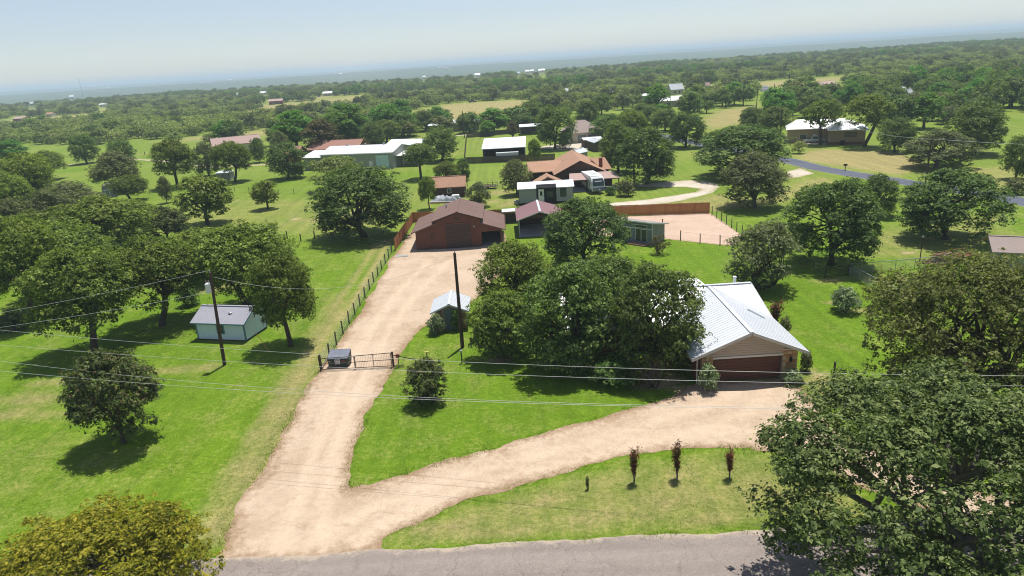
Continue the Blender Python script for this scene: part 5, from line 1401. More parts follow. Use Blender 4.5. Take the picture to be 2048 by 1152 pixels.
# tall trees behind the workshop
T('pecan0', 588, 305, 92, 218, 'pecan_tree', 'tall bright green tree left of the russet tree')
T('russet0', 640, 310, 86, 238, 'cypress_tree', 'tall russet-brown tree in front of the red-roofed house')
T('pecan0', 690, 296, 106, 205, 'pecan_tree', 'tallest bright green tree behind the red-roofed house')
T('oak1', 745, 300, 56, 242, 'oak_tree', 'dark tree at the right end of the red-roofed house')
T('dusty0', 558, 318, 44, 262, 'bare_tree', 'grey half-bare tree left of the russet tree')
T('left0', 770, 285, 66, 238, 'oak_tree', 'olive tree behind the white metal shed')
T('mesq0', 808, 275, 60, 240, 'mesquite_tree', 'light green tree left of the tan shed')
T('oak2', 848, 262, 62, 218, 'oak_tree', 'green oak beside the left end of the tan shed')
T('pecan0', 985, 265, 66, 214, 'oak_tree', 'oak at the right end of the tan shed')
T('pecan0', 975, 272, 36, 240, 'young_tree', 'rounded bright young tree at the back corner of the dark fence')
T('russet0', 1024, 275, 26, 242, 'young_tree', 'reddish brown young tree behind the open barn')
T('oak3', 1108, 298, 90, 208, 'oak_tree', 'large dark oak left of the hip-roofed house', rz=1)
T('bush2', 1125, 296, 22, 272, 'shrub', 'shrub at the foot of the large oak by the hip-roofed house', 'shrub')
T('left0', 1068, 330, 30, 278, 'young_tree', 'leafy tree at the right side of the open barn')
T('oak0', 1060, 255, 60, 205, 'oak_tree', 'oak behind the small flat carport')
T('oak1', 1220, 285, 80, 225, 'oak_tree', 'oak right of the hip-roofed house')
T('left1', 1262, 290, 70, 218, 'oak_tree', 'olive oak behind the large oak above the gravel loop')
T('oak2', 1330, 262, 60, 215, 'oak_tree', 'oak at the edge of the far right dry field')
T('mesq1', 1390, 260, 34, 236, 'mesquite_tree', 'low light mesquite in the far right dry field')
T('oak3', 1290, 250, 70, 205, 'oak_tree', 'dark oak in the clump right of the hip-roofed house')
T('oak0', 1175, 252, 60, 200, 'oak_tree', 'dark oak directly behind the hip-roofed house')
T('oak1', 1425, 300, 0.1 + 46, 262, 'oak_tree', 'small oak left of the large dark oak by the road bend')
# shrubs near the house
T('bush0', 1690, 624, 60, 574, 'round_bush', 'round silvery bush alone on the back right lawn', 'shrub')
T('bush0', 1417, 782, 42, 728, 'silver_shrub', 'silvery shrub at the left stone pillar of the garage', 'shrub')
T('bush0', 1585, 768, 40, 738, 'silver_shrub', 'low silvery shrub at the right stone pillar of the garage', 'shrub')
T('bush0', 871, 668, 36, 628, 'round_bush', 'round silvery bush at the left of the pump house door', 'shrub')
T('bush1', 912, 662, 26, 618, 'climbing_shrub', 'bright green climbing shrub at the right of the pump house door', 'shrub')
T('redshrub', 1552, 655, 34, 605, 'reddish_shrub', 'reddish shrub at the right end of the white main roof', 'shrub')
T('bush2', 1570, 668, 26, 632, 'shrub', 'dull green shrub right of the white main roof', 'shrub')
T('bush2', 1612, 742, 28, 700, 'shrub', 'green shrub just right of the garage eave', 'shrub')
T('redshrub', 1268, 964, 26, 899, 'red_shrub', 'wine-red upright shrub, leftmost of the three by the right drive', 'shrub')
T('redshrub1', 1356, 957, 26, 887, 'red_shrub', 'tallest wine-red upright shrub, middle of the three by the right drive', 'shrub', rz=2)
T('redshrub2', 1461, 955, 24, 901, 'red_shrub', 'sparse wine-red upright shrub, rightmost of the three by the right drive', 'shrub', rz=4)
T('bush2', 1175, 979, 9, 952, 'sapling', 'tiny dark sapling left of the three wine-red shrubs', 'shrub')

# ------------------------------------------------------------------ trees beyond: nearest ones singly, the rest as one woodland
KEEP_OUT = [
    [(780, 250), (830, 220), (900, 206), (1062, 198), (1080, 234), (960, 250)],
    [(1385, 262), (1395, 236), (1430, 220), (1510, 208), (1545, 222), (1500, 250), (1430, 270)],
    [(1270, 222), (1282, 198), (1380, 200), (1385, 222)],
    [(1500, 215), (1515, 172), (1545, 172), (1585, 208), (1560, 222)],
    [(0, 252), (0, 240), (215, 226), (218, 240)],
    [(415, 248), (560, 206), (720, 196), (735, 206), (560, 228)],
    [(250, 330), (255, 284), (322, 278), (330, 330)],
    [(480, 330), (480, 262), (540, 262), (560, 330)],
    [(1320, 196), (1330, 178), (1372, 176), (1376, 196)],
    [(1625, 188), (1630, 160), (1680, 160), (1680, 188)],
    [(1790, 216), (1788, 186), (1835, 184), (1838, 218)],
    [(1565, 312), (1570, 240), (1640, 236), (1770, 240), (1775, 312)], [(1890, 330), (1985, 215), (2060, 250), (2060, 350)],
    [(20, 250), (25, 232), (55, 232), (58, 250)], [(196, 218), (196, 206), (216, 206), (216, 218)], [(534, 214), (536, 200), (564, 200), (566, 214)],
]
SCRUB = [(0, 300), (20, 250), (220, 236), (430, 246), (450, 280), (330, 300), (200, 306), (100, 306)]
rngw = np.random.default_rng(5)
cand = []
step = 8.0
gxw, gyw = np.meshgrid(np.arange(-1500, 1500, step), np.arange(188, 1750, step))
wx = gxw.ravel() + rngw.uniform(-.45, .45, gxw.size) * step
wy = gyw.ravel() + rngw.uniform(-.45, .45, gxw.size) * step
q = proj(np.column_stack([wx, wy, np.zeros(len(wx))]))
ok = (q[:, 0] > -60) & (q[:, 0] < 2110)
rr = np.hypot(wx, wy)
azw = np.arctan2(wx, wy)
ok &= rr < 1150 + 500 * np.clip(np.abs(azw + .05) / .6, 0, 1)
ok &= (wy > 232) | ((q[:, 0] > 1560) & (q[:, 1] < 262))
ok &= ~((q[:, 0] < 450) & (q[:, 1] > 290))
ok &= ~((np.abs(q[:, 0] - 1000) < 420) & (wy < 262))
ok &= ~((q[:, 0] < 700) & (wy < 250) & (q[:, 0] > 330))
for kp in KEEP_OUT: ok &= ~inside(q[:, 0], q[:, 1], kp)
for (sx_, sy_, sw_) in SIGHT:       # open ground round each distant building
    ok &= ~((np.abs(q[:, 0] - sx_) < sw_ * .62 + 3) & (q[:, 1] > sy_ - 2.5) & (q[:, 1] < sy_ + 15))
scr = inside(q[:, 0], q[:, 1], SCRUB)
clump = vnoise(wx, wy, 46) * .6 + vnoise(wx, wy, 17) * .4
ok &= (clump > np.where(scr, .22, np.where(wy > 480, .24, np.where(q[:, 0] > 1560, .2, .31))))
ok &= ~((vnoise(wx + 77, wy * 1.6, 95) > .605) & (wy > 300))
wx, wy, rr, scr, clump = wx[ok], wy[ok], rr[ok], scr[ok], clump[ok]
q = q[ok]
pal = vnoise(wx + 300, wy, 120)
typ = np.where(scr, np.where(rngw.random(len(wx)) < .95, 3, 0), np.where((pal > np.where(wy > 420, .24, .38)) & (wy > 330), np.where(rngw.random(len(wx)) < .8, 3, 1), np.where(rngw.random(len(wx)) < .72, 0, np.where(rngw.random(len(wx)) < .6, 1, 2))))
# thin the forest of small scrub less than the oaks: oaks are wider
thin = (typ == 3) | (rngw.random(len(wx)) < .84)
wx, wy, rr, typ, q, scr = wx[thin], wy[thin], rr[thin], typ[thin], q[thin], scr[thin]
sc = np.where(typ == 3, rngw.uniform(.75, 1.35, len(wx)), rngw.uniform(.6, 1.3, len(wx)))
order = np.argsort(rr)
singles = order[:190]
rest = order[190:]
KINDS = {0: ('oak_tree', 'dark green oak'), 1: ('oak_tree', 'dusty green oak'), 2: ('pecan_tree', 'bright green tree'), 3: ('mesquite_tree', 'pale green mesquite')}
MARKS = [('rose-roofed house', -98, 257), ('red-roofed house', -52, 222), ('tan shed', -16, 282), ('hip-roofed house', 25, 221), ('beige house', 89, 180), ('low white-roofed barn', 84, 340),
         ('nearest pole in the left scrub', *P(218, 290)[:2]), ('small field beyond the left pasture', *P(290, 300)[:2]), ('pole at the left end of the scrub', *P(69, 274)[:2]), ('far road', *P(1545, 190)[:2]),
         ('dry field', *P(940, 222)[:2]), ('two bluish white sheds', *P(1810, 203)[:2]), ('far right dry field', *P(1470, 232)[:2]), ('tall trees above the red-roofed house', *P(690, 255)[:2]), ('white metal shed', -28, 214),
         ('dark blue pickup', *P(945, 205)[:2]), ('long rose-roofed house', *P(1654, 180)[:2]), ('tall dark oak right of the beige house', *P(1957, 300)[:2]), ('low pale sheds above the hip-roofed house', *P(1220, 195)[:2]), ('pale-roofed house left of the dry field', *P(550, 209)[:2])]
ORD = ['leftmost', 'second from left', 'third from left', 'fourth from left', 'fifth from left', 'sixth from left', 'seventh from left', 'eighth from left', 'ninth from left', 'tenth from left', 'eleventh from left', 'twelfth from left']
named_ = {}
for i in singles:
    mk = min(MARKS, key=lambda m: (m[1] - wx[i]) ** 2 + (m[2] - wy[i]) ** 2)
    qm = proj([mk[1], mk[2], 0])[0]
    dxp = q[i, 0] - qm[0]
    rel = ('left of' if dxp < 0 else 'right of') if abs(dxp) > 26 else ('behind' if wy[i] > mk[2] else 'in front of')
    named_.setdefault((KINDS[int(typ[i])][1], rel, mk[0]), []).append(i)
for (kn, rel, mk), lst in named_.items():
    lst.sort(key=lambda i: q[i, 0])
    for j, i in enumerate(lst):
        t = int(typ[i])
        lab = '%s %s the %s' % (kn, rel, mk)
        if len(lst) > 1: lab += ', ' + (ORD[j] if j < len(ORD) else '%dth from left' % (j + 1))
        kd = {0: 'foak%d' % (i % 3), 1: 'fdusty', 2: 'fpecan', 3: 'fmesq%d' % (i % 2)}[t]
        s = float(sc[i])
        put_tree(kd, (wx[i], wy[i], 0), s, s * rngw.uniform(.85, 1.15), rngw.uniform(0, 6.28), KINDS[t][0], lab, 'tree', 'trees standing beyond the nearer houses and pasture')

# the rest of the woods: nobody could count them
FAR = [tree_kind('wood_a', 101, 10, 8, .12, 24, 1100, .95, 'leaf_oak', 'bark', (.11, .19), .45, limbs=4, joined=True),
       tree_kind('wood_b', 102, 10, 7.6, .12, 24, 1100, .95, 'leaf_dusty', 'bark', (.11, .19), .45, limbs=4, joined=True),
       tree_kind('wood_c', 103, 10, 9, .12, 24, 1100, .95, 'leaf_pecan', 'bark', (.11, .19), .45, limbs=4, joined=True),
       tree_kind('wood_d', 104, 7.5, 4.8, .08, 20, 800, .72, 'leaf_mesq', 'barkgrey', (.11, .19), .45, limbs=3, joined=True)]
wz = terrain_z(wx[rest], wy[rest])
pm = bpy.data.meshes.new('far_woodland')
pm.from_pydata(np.column_stack([wx[rest], wy[rest], wz]).tolist(), [], [])
for an, tp, val in (('variant', 'INT', typ[rest].astype(np.int32)), ('size', 'FLOAT', sc[rest].astype(np.float32)), ('turn', 'FLOAT', rngw.uniform(0, 6.28, len(rest)).astype(np.float32))):
    a = pm.attributes.new(an, tp, 'POINT'); a.data.foreach_set('value', val)
fw = link('far_woodland', pm); fw['kind'] = 'stuff'
tag(fw, 'far oak and mesquite woodland fading toward the horizon', 'woodland')
ng = bpy.data.node_groups.new('scatter_woodland', 'GeometryNodeTree')
ng.interface.new_socket('Geometry', in_out='INPUT', socket_type='NodeSocketGeometry')
ng.interface.new_socket('Geometry', in_out='OUTPUT', socket_type='NodeSocketGeometry')
gn, gl = ng.nodes, ng.links
gi = gn.new('NodeGroupInput'); go = gn.new('NodeGroupOutput'); jn = gn.new('GeometryNodeJoinGeometry')
def named(n, t):
    x = gn.new('GeometryNodeInputNamedAttribute'); x.data_type = t; x.inputs['Name'].default_value = n
    return x.outputs['Attribute']
av, asz, atn = named('variant', 'INT'), named('size', 'FLOAT'), named('turn', 'FLOAT')
cx_ = gn.new('ShaderNodeCombineXYZ'); gl.new(atn, cx_.inputs['Z'])
for k_, fk in enumerate(FAR):
    src = bpy.data.objects.new('woodland_tree', fk['mesh'])
    oi_ = gn.new('GeometryNodeObjectInfo'); oi_.inputs['Object'].default_value = src; oi_.inputs['As Instance'].default_value = True
    cmp_ = gn.new('FunctionNodeCompare'); cmp_.data_type = 'INT'; cmp_.operation = 'EQUAL'
    gl.new(av, cmp_.inputs[2]); cmp_.inputs[3].default_value = k_
    ip = gn.new('GeometryNodeInstanceOnPoints')
    gl.new(gi.outputs[0], ip.inputs['Points']); gl.new(cmp_.outputs[0], ip.inputs['Selection']); gl.new(oi_.outputs['Geometry'], ip.inputs['Instance'])
    gl.new(cx_.outputs[0], ip.inputs['Rotation']); gl.new(asz, ip.inputs['Scale'])
    gl.new(ip.outputs[0], jn.inputs[0])
gl.new(jn.outputs[0], go.inputs[0])
md = fw.modifiers.new('scatter', 'NODES'); md.node_group = ng
# ------------------------------------------------------------------ fences
def board_fence(name, label, pts, h, mat, panel=2.44, picket=.14, group=None, postm=None):
    """each bay between posts is a panel of its own; single pickets are two pixels wide in the photo"""
    f = thing(name, label, 'fence', (pts[0][0], pts[0][1], 0))
    o0 = Vector((pts[0][0], pts[0][1], 0)); r_ = random.Random(len(pts))
    for a, b in zip(pts, pts[1:]):
        a = Vector((a[0], a[1], 0)) - o0; b = Vector((b[0], b[1], 0)) - o0
        L_ = (b - a).length; d = (b - a) / L_; n = Vector((-d.y, d.x, 0))
        k = max(1, round(L_ / panel))
        for i in range(k):
            p0 = a + d * (L_ * i / k); p1 = a + d * (L_ * (i + 1) / k)
            MB().box(p0.x - .06, p0.y - .06, 0, p0.x + .06, p0.y + .06, h + .02).build('post', MAT[postm or mat], f)
            m = MB()
            m.bar(p0 + n * .05 + Vector((0, 0, .35)), p1 + n * .05 + Vector((0, 0, .35)), .05, .09)
            m.bar(p0 + n * .05 + Vector((0, 0, h - .35)), p1 + n * .05 + Vector((0, 0, h - .35)), .05, .09)
            c = int((p1 - p0).length / picket)
            for j in range(c):
                q = p0 + (p1 - p0) * ((j + .5) / c); zt = h + r_.uniform(-.03, .03)
                m.bar(q - n * .0 + Vector((0, 0, .04)), q + Vector((0, 0, zt)), .022, picket * .93, n.cross(Vector((0, 0, 1))))
            m.build('fence_panel', MAT[mat], f)
    return f

def wire_fence(name, label, pts, h=1.25, gap=3.0, postm='post', r=.07, rows=4, wirem='galv', cat='fence', wr=.008, stay=0, toprail=False):
    f = thing(name, label, cat, (pts[0][0], pts[0][1], 0))
    o0 = Vector((pts[0][0], pts[0][1], 0)); r_ = random.Random(int(abs(pts[0][0] * 7)))
    w = MB()
    for s, (a, b) in enumerate(zip(pts, pts[1:])):
        a = Vector((a[0], a[1], 0)) - o0; b = Vector((b[0], b[1], 0)) - o0
        L_ = (b - a).length; k = max(1, round(L_ / gap))
        for i in range(k + (1 if s == len(pts) - 2 else 0)):
            p = a.lerp(b, i / k); hh_ = h * r_.uniform(.98, 1.12) if not toprail else h
            tl = Vector((r_.uniform(-.04, .04), r_.uniform(-.04, .04), 0)) if not toprail else Vector((0, 0, 0))
            MB().tube([p + Vector((0, 0, -.1)), p + tl + Vector((0, 0, hh_))], [r, r * .9], 7).build('post', MAT[postm], f)
        for j in range(rows):
            z = h * (.12 + .84 * j / max(1, rows - 1))
            w.bar(a + Vector((0, 0, z)), b + Vector((0, 0, z)), wr * 2, wr * 2)
        if stay:
            n = int(L_ / stay)
            for i in range(n):
                p = a.lerp(b, (i + .5) / n); w.bar(p + Vector((0, 0, .05)), p + Vector((0, 0, h * .96)), wr * 1.6, wr * 1.6)
        if toprail: MB().tube([a + Vector((0, 0, h)), b + Vector((0, 0, h))], .035, 6).build('top_rail', MAT['galv'], f)
    o = w.build('wire', MAT[wirem], f)
    return f

w2 = lambda *pts: [tuple(P(x, y)[:2]) for x, y in pts]
board_fence('cedar_fence', 'tall red cedar board fence running behind the red barn to the gravel pad', [(-17.0, 98.6), (-16.5, 117.0), (33.3, 110.0)], 1.84, 'cedar')
board_fence('dark_board_fence', 'weathered dark board fence around the open barn', [(-12.9, 251), (-10.7, 185.2), (13.5, 181.6)], 1.8, 'oldwood')
board_fence('dark_board_fence', 'brown board fence along the back of the open barn yard', [(-12.7, 251.5), (6.6, 257)], 1.8, 'oldwood')
wire_fence('boundary_fence', 'post and wire fence along the left side of the gravel drive', [(-17.95, 57.6), (-17.35, 97.5)], 1.35, 2.9, 'post', .085, 5, stay=.9)
wire_fence('pasture_fence', 'low wire fence crossing the left pasture from the barn-style shed', w2((205, 398), (300, 388), (400, 380), (470, 384), (620, 390), (760, 398), (845, 402)), 1.15, 4.5, 'post', .06, 3)
wire_fence('pasture_fence', 'short wire fence running past the gate posts below the pasture oaks', w2((575, 478), (602, 483), (630, 478)), 1.3, 3, 'post', .1, 3)
wire_fence('pasture_fence', 'wire fence between the biggest pasture oak and the cedar fence', w2((630, 478), (700, 486), (782, 500)), 1.2, 4.0, 'post', .06, 3)
wire_fence('field_fence', 'post fence of the small field beyond the left pasture', w2((258, 312), (290, 310), (322, 306)), 1.3, 6, 'post', .12, 2)
wire_fence('cabin_yard_fence', 'wire fence across the grass beside the brown cabin', w2((935, 374), (985, 371), (1010, 370)), 1.2, 4, 'post', .05, 3)
wire_fence('yard_post_row', 'row of brown posts with wire along the right side of the gravel pad', w2((1424, 430), (1453, 449), (1484, 470)), 1.35, 2.4, 'post', .07, 3)
wire_fence('yard_post_row', 'three brown posts with wire along the near side of the gravel pad', w2((1361, 481), (1400, 486), (1440, 491), (1475, 494)), 1.35, 2.9, 'post', .075, 2)
wire_fence('chain_link_fence', 'grey chain-link fence forming a corner on the right lawn', w2((1905, 530), (1790, 541), (1698, 549), (1738, 572), (1800, 604)), 1.25, 2.6, 'galv', .035, 8, 'galv', stay=.22, toprail=True, wr=.007)
wire_fence('wire_gate', 'dark pipe gate joining the chain-link corner under the broad oak', w2((1650, 556), (1696, 551)), 1.25, 3, 'steel', .07, 4, 'steel', 'gate', .02)
wire_fence('lawn_wire_fence', 'thin wire fence left of the dark pipe gate', w2((1628, 541), (1650, 556)), 1.1, 2, 'post', .05, 3)
pst = thing('fence_post', 'lone weathered wooden post on the lawn right of the garage', 'post', P(1667, 755))
MB().tube([(0, 0, -.1), (.01, 0, .8), (.02, .01, 1.35)], [.1, .095, .085], 8).build('shaft', MAT['post'], pst)
MB().tube([(0, 0, 1.35), (.02, .01, 1.38)], [.085, .06], 8).build('top', MAT['post'], pst)

# drive gate
gt = thing('pipe_gate', 'rusty pipe gate with wire infill across the gravel drive', 'gate', (-17.9, 57.25, 0))
def gp(p, r, n, par=gt, m='steel'): return MB().tube(p, r, 7).build(n, MAT[m], par)
gp([(-.05, 0, -.1), (-.05, 0, 1.5)], .085, 'post'); gp([(6.65, -.1, -.1), (6.65, -.1, 1.5)], .095, 'post')
lf_ = MB().tube([(3.2, -.05, .12), (3.2, -.05, 1.32)], .035, 7).tube([(6.5, -.1, .12), (6.5, -.1, 1.42)], .035, 7).tube([(3.2, -.05, 1.30), (6.5, -.1, 1.40)], .035, 7).tube([(3.2, -.05, .70), (6.5, -.1, .74)], .03, 7).tube([(3.2, -.05, .12), (6.5, -.1, .12)], .035, 7).tube([(4.85, -.075, .12), (4.85, -.075, 1.35)], .028, 7).build('gate_leaf', MAT['steel'], gt)
wm = MB()
for i in range(22): wm.bar((3.3 + i * .148, -.055 - i * .002, .12), (3.3 + i * .148, -.055 - i * .002, 1.32), .012, .012)
wm.build('wire_infill', MAT['rust'], lf_)
lf2 = MB().tube([(.1, 0, .12), (.1, 0, 1.25)], .035, 7).tube([(.1, 0, 1.22), (3.15, -.05, 1.28)], .03, 7).tube([(.1, 0, .68), (3.15, -.05, .7)], .028, 7).tube([(.1, 0, .12), (3.15, -.05, .12)], .035, 7).tube([(3.12, -.05, .12), (3.12, -.05, 1.3)], .035, 7).build('gate_leaf', MAT['steel'], gt)
MB().tube([(.1, .02, .2), (.65, .9, .9)], .03, 6).build('brace', MAT['rust'], gt)
op = thing('gate_opener', 'gate opener arm with small control box on the grass right of the pipe gate', 'gate opener', (-10.75, 57.1, 0))
MB().tube([(0, 0, 0), (0, 0, .95)], .035, 7).build('post', MAT['steel'], op)
MB().box(-.18, -.1, .95, .14, .1, 1.25).build('control_box', MAT['rust'], op)
MB().bar((-.5, 0, 1.2), (1.5, .1, .6), .05, .06).build('arm', MAT['steel'], op)
MB().bar((-.4, -.1, .15), (.5, -.15, .12), .08, .08).build('lower_arm', MAT['steel'], op)

# dumpster behind the gate
db = thing('dumpster', 'dark green front-load dumpster with ribbed blue-grey lid behind the pipe gate', 'dumpster', (-16.4, 58.4, 0), R(-2))
db.scale = (.9, .88, .9)
MB().slab([(-1.0, -.75, .12), (1.0, -.75, .12), (1.05, -.75, .95), (-1.05, -.75, .95)], (0, 1.5, 0)).build('bin', MAT['binblack'], db)
MB().box(-1.07, -.78, .88, 1.07, .77, .98).build('rim', MAT['binblack'], db)
for x in (-.85, .85):
    for y in (-.55, .55): MB().tube([(x - .05, y, .09), (x + .05, y, .09)], .09, 8).build('caster', MAT['rubber'], db)
for s in (-1, 1): MB().box(s * 1.07 - .08, -.5, .6, s * 1.07 + .08, .5, .76).build('fork_pocket', MAT['binblack'], db)
for k, (x0, x1) in enumerate(((-1.06, -.01), (.01, 1.06))):
    ld = MB().slab([(x0, -.82, 1.0), (x1, -.82, 1.0), (x1, .78, 1.38), (x0, .78, 1.38)], (0, 0, .04)).build('lid', MAT['binlid'], db)
    for i in range(6):
        x = x0 + .09 + i * (x1 - x0 - .18) / 5
        MB().bar((x, -.8, 1.06), (x, .76, 1.43), .07, .05).build('lid_rib', MAT['binlid'], ld)
MB().slab([(-1.06, .78, .98), (1.06, .78, .98), (1.06, .78, 1.37), (-1.06, .78, 1.37)], (0, -.03, 0)).build('back_panel', MAT['binblack'], db)
for s in (-1, 1): MB().slab([(s * 1.05, -.78, .98), (s * 1.05, .77, .98), (s * 1.05, .77, 1.36)], (-s * .03, 0, 0)).build('side_panel', MAT['binblack'], db)
sg = MB().box(-.32, -.80, .42, .22, -.765, .94).build('notice_plate', MAT['paper'], db)
for (a, b_, c_, d_) in ((-.27, -.18, .74, .90), (-.12, -.05, .70, .90), (-.02, .03, .78, .9), (-.27, -.16, .52, .66), (-.1, .0, .5, .62), (.08, .17, .72, .88), (.07, .17, .52, .6)):
    MB().box(a, -.808, c_, b_, -.80, d_).build('printed_mark', MAT['rvgrey'], sg)
MB().box(.45, -.775, .66, .78, -.752, .84).build('warning_sticker', MAT['rust'], db)
MB().box(-.95, -.775, .66, -.75, -.752, .78).build('serial_plate', MAT['galv'], db)

# small posts on the lawn
yp = thing('marker_post', 'small dark post with pale yellow cap on the lawn behind the gate', 'post', P(855, 722))
MB().tube([(0, 0, -.05), (0, 0, .85)], .05, 7).build('shaft', MAT['steel'], yp)
MB().box(-.2, -.08, .85, .2, .08, .93).build('cap', MAT['yellow'], yp)
yp = thing('water_standpipe', 'dark standpipe post on the lawn in front of the tall pole', 'post', P(924, 726))
MB().tube([(0, 0, -.05), (0, 0, 1.15)], .06, 7).build('shaft', MAT['steel'], yp)
MB().box(-.09, -.12, 1.1, .09, .08, 1.28).build('head', MAT['galv'], yp)
gy_ = thing('guy_wire', 'orange-sleeved guy wire beside the pale blue shed', 'guy wire', P(538, 702))
_g = Vector(P(538, 702)); _e = PY(509, 664, 61.5)
MB().tube([(0, 0, 0), Vector((-1.1, .3, 1.9))], .03, 6).build('sleeve', MAT['orange'], gy_)
mb_ = thing('mailbox', 'mailbox on a post beside the county road', 'mailbox', P(1690, 341))
MB().box(-.06, -.06, 0, .06, .06, 1.0).build('post', MAT['post'], mb_)
MB().box(-.35, -.15, 1.0, .35, .15, 1.35).build('box', MAT['black'], mb_)
sp = thing('yard_pole', 'thin grey pole rising beside the chain-link fence', 'pole', P(1838, 533))
MB().tube([(0, 0, 0), (0, 0, 3.6)], [.06, .05], 7).build('shaft', MAT['pole'], sp)
MB().box(-.12, -.06, 3.55, .12, .06, 3.7).build('head', MAT['galv'], sp)
pp_ = thing('yard_stake', 'short rusty post standing in the gravel pad behind the studio', 'post', P(1325, 456))
MB().tube([(0, 0, 0), (0, .02, 1.3)], .08, 7).build('shaft', MAT['rust'], pp_)
MB().tube([(0, .02, 1.3), (0, .02, 1.42)], .11, 7).build('head', MAT['rust'], pp_)
ps = MB()
ps.box(-.9, -.45, 0, .9, .45, .06)
pv_ = ps.build('stepping_slab', MAT['concrete']); pv_.location = P(795, 513) + Vector((.6, 0, .015)); tag(pv_, 'blue-grey slab on the gravel by the cedar fence', 'slab')

# ------------------------------------------------------------------ poles and cables
def upole(name, label, foot, top, r0=.16, r1=.11, arms=0, tr=False, group=None):
    foot = Vector(foot); top = Vector(top) - foot
    t = thing(name, label, 'utility pole', foot, 0, group)
    MB().tube([(0, 0, -.3), top * .3, top * .7, top], [r0, r0 * .95, r1 * 1.1, r1], 9).build('shaft', MAT['pole'], t)
    if arms:
        a = MB().bar(top * .95 + Vector((-1.1, 0, 0)), top * .95 + Vector((1.1, 0, 0)), .09, .12).build('crossarm', MAT['pole'], t)
        for x in (-1.0, 0, 1.0): MB().tube([top * .95 + Vector((x, 0, .06)), top * .95 + Vector((x, 0, .22))], [.04, .05], 6).build('insulator', MAT['galv'], t)
    else: MB().tube([top, top + Vector((0, 0, .22))], [.05, .035], 6).build('insulator', MAT['galv'], t)
    if tr:
        b = top * .84 + Vector((-.33, -.08, -.45))
        c = MB().tube([b, b + Vector((0, 0, .05)), b + Vector((0, 0, .85)), b + Vector((0, 0, .95))], [.24, .27, .27, .2], 14).build('transformer', MAT['white'], t)
        for x in (-.1, .12): MB().tube([b + Vector((x, 0, .9)), b + Vector((x, 0, 1.2))], .04, 6).build('bushing', MAT['galv'], c)
        MB().bar(b + Vector((.2, .05, .5)), top * .84 + Vector((0, 0, .05)), .06, .2).build('bracket', MAT['steel'], c)
    return t
footA = P(925, 695); topA = PY(909, 506, footA.y)
upole('utility_pole', 'tall bare dark pole standing beside the pump house', footA, topA, .19, .13)
footB = P(449, 730); topB = PY(420, 545, footB.y)
upole('utility_pole', 'leaning pole with white transformer can in front of the pale blue shed', footB, topB, .17, .12, tr=True)

def cable(name, label, pts, r=.018, sag=0.0, group=None, n=18, cat='cable'):
    path = []
    for a, b in zip(pts, pts[1:]):
        a = Vector(a); b = Vector(b)
        for i in range(n):
            t = i / n; p = a.lerp(b, t); p.z -= sag * 4 * t * (1 - t); path.append(p)
    path.append(Vector(pts[-1]))
    o = MB().tube(path, r, 5).build(name, MAT['wire'], None, True)
    return tag(o, label, cat, group)
# street line: from a pole left of the photo to one beyond the right edge
def span(l, r, z, ext=.35):
    a = P(*l, z); b = P(*r, z); d = b - a
    return a - d * ext * .5, b + d * ext
lines = [((0, 660), (1024, 729), (2048, 752), 8.4, 'highest street power line crossing the photo above the gate'),
         ((0, 690), (1024, 750), (2048, 772), 7.9, 'second street power line crossing just below the highest one'),
         ((0, 722), (1024, 803), (1640, 814), 7.0, 'upper of the two close street lines crossing below the round crape myrtle'),
         ((0, 742), (1024, 806), (1640, 818), 6.7, 'lowest street line crossing the front lawn')]
ends = []
for (l, c, r, z, lab) in lines:
    A = P(*l, z); Bq = P(*r, z)
    d = Bq - A
    # the middle hangs lower: fit the sag from the centre sighting
    m_ = A + d * .5
    dy = proj(m_)[0]
    best = 0; bd = 1e9
    for k in range(0, 90):
        s = k * .04
        # row of the curve at column c[0]
        row = None
        for t in np.linspace(0, 1, 120):
            p = A + d * float(t); p.z -= s * 4 * t * (1 - t)
            qq = proj(p)[0]
            if qq[0] >= c[0]: row = qq[1]; break
        if row is not None and abs(row - c[1]) < bd: bd = abs(row - c[1]); best = s
    ex = .22
    A2, B2 = A - d * ex, Bq + d * ex
    s2 = best * (1 + 2 * ex) ** 2
    lift = s2 - best
    A2.z += lift; B2.z += lift
    cable('power_line', lab, [A2, B2], .0105, s2, n=60)
    ends.append((A2, B2))
for side, lab in ((0, 'street pole beyond the left edge carrying the street lines'), (1, 'street pole beyond the right edge carrying the street lines')):
    e = max((x[side] for x in ends), key=lambda v: v.z)
    upole('utility_pole', lab, (e.x, e.y + .3, 0), (e.x, e.y + .3, e.z + .3), .17, .12, arms=1)
# from the transformer pole to the left, and the service drops
tB = topB + Vector((0, 0, .2))
def beyond(px, py, z): return P(px, py, z)
cable('power_line', 'upper cable running left from the transformer pole', [tB, PY(-160, 652, 55)], .011, .25)
cable('power_line', 'lower cable running left from the transformer pole', [footB + (topB - footB) * .80, PY(-160, 676, 55)], .011, .25)
tA = footA + (topA - footA) * .97
cable('service_drop', 'thin service cable from the transformer pole toward the tall bare pole', [footB + (topB - footB) * .96, tA], .010, 2.1)

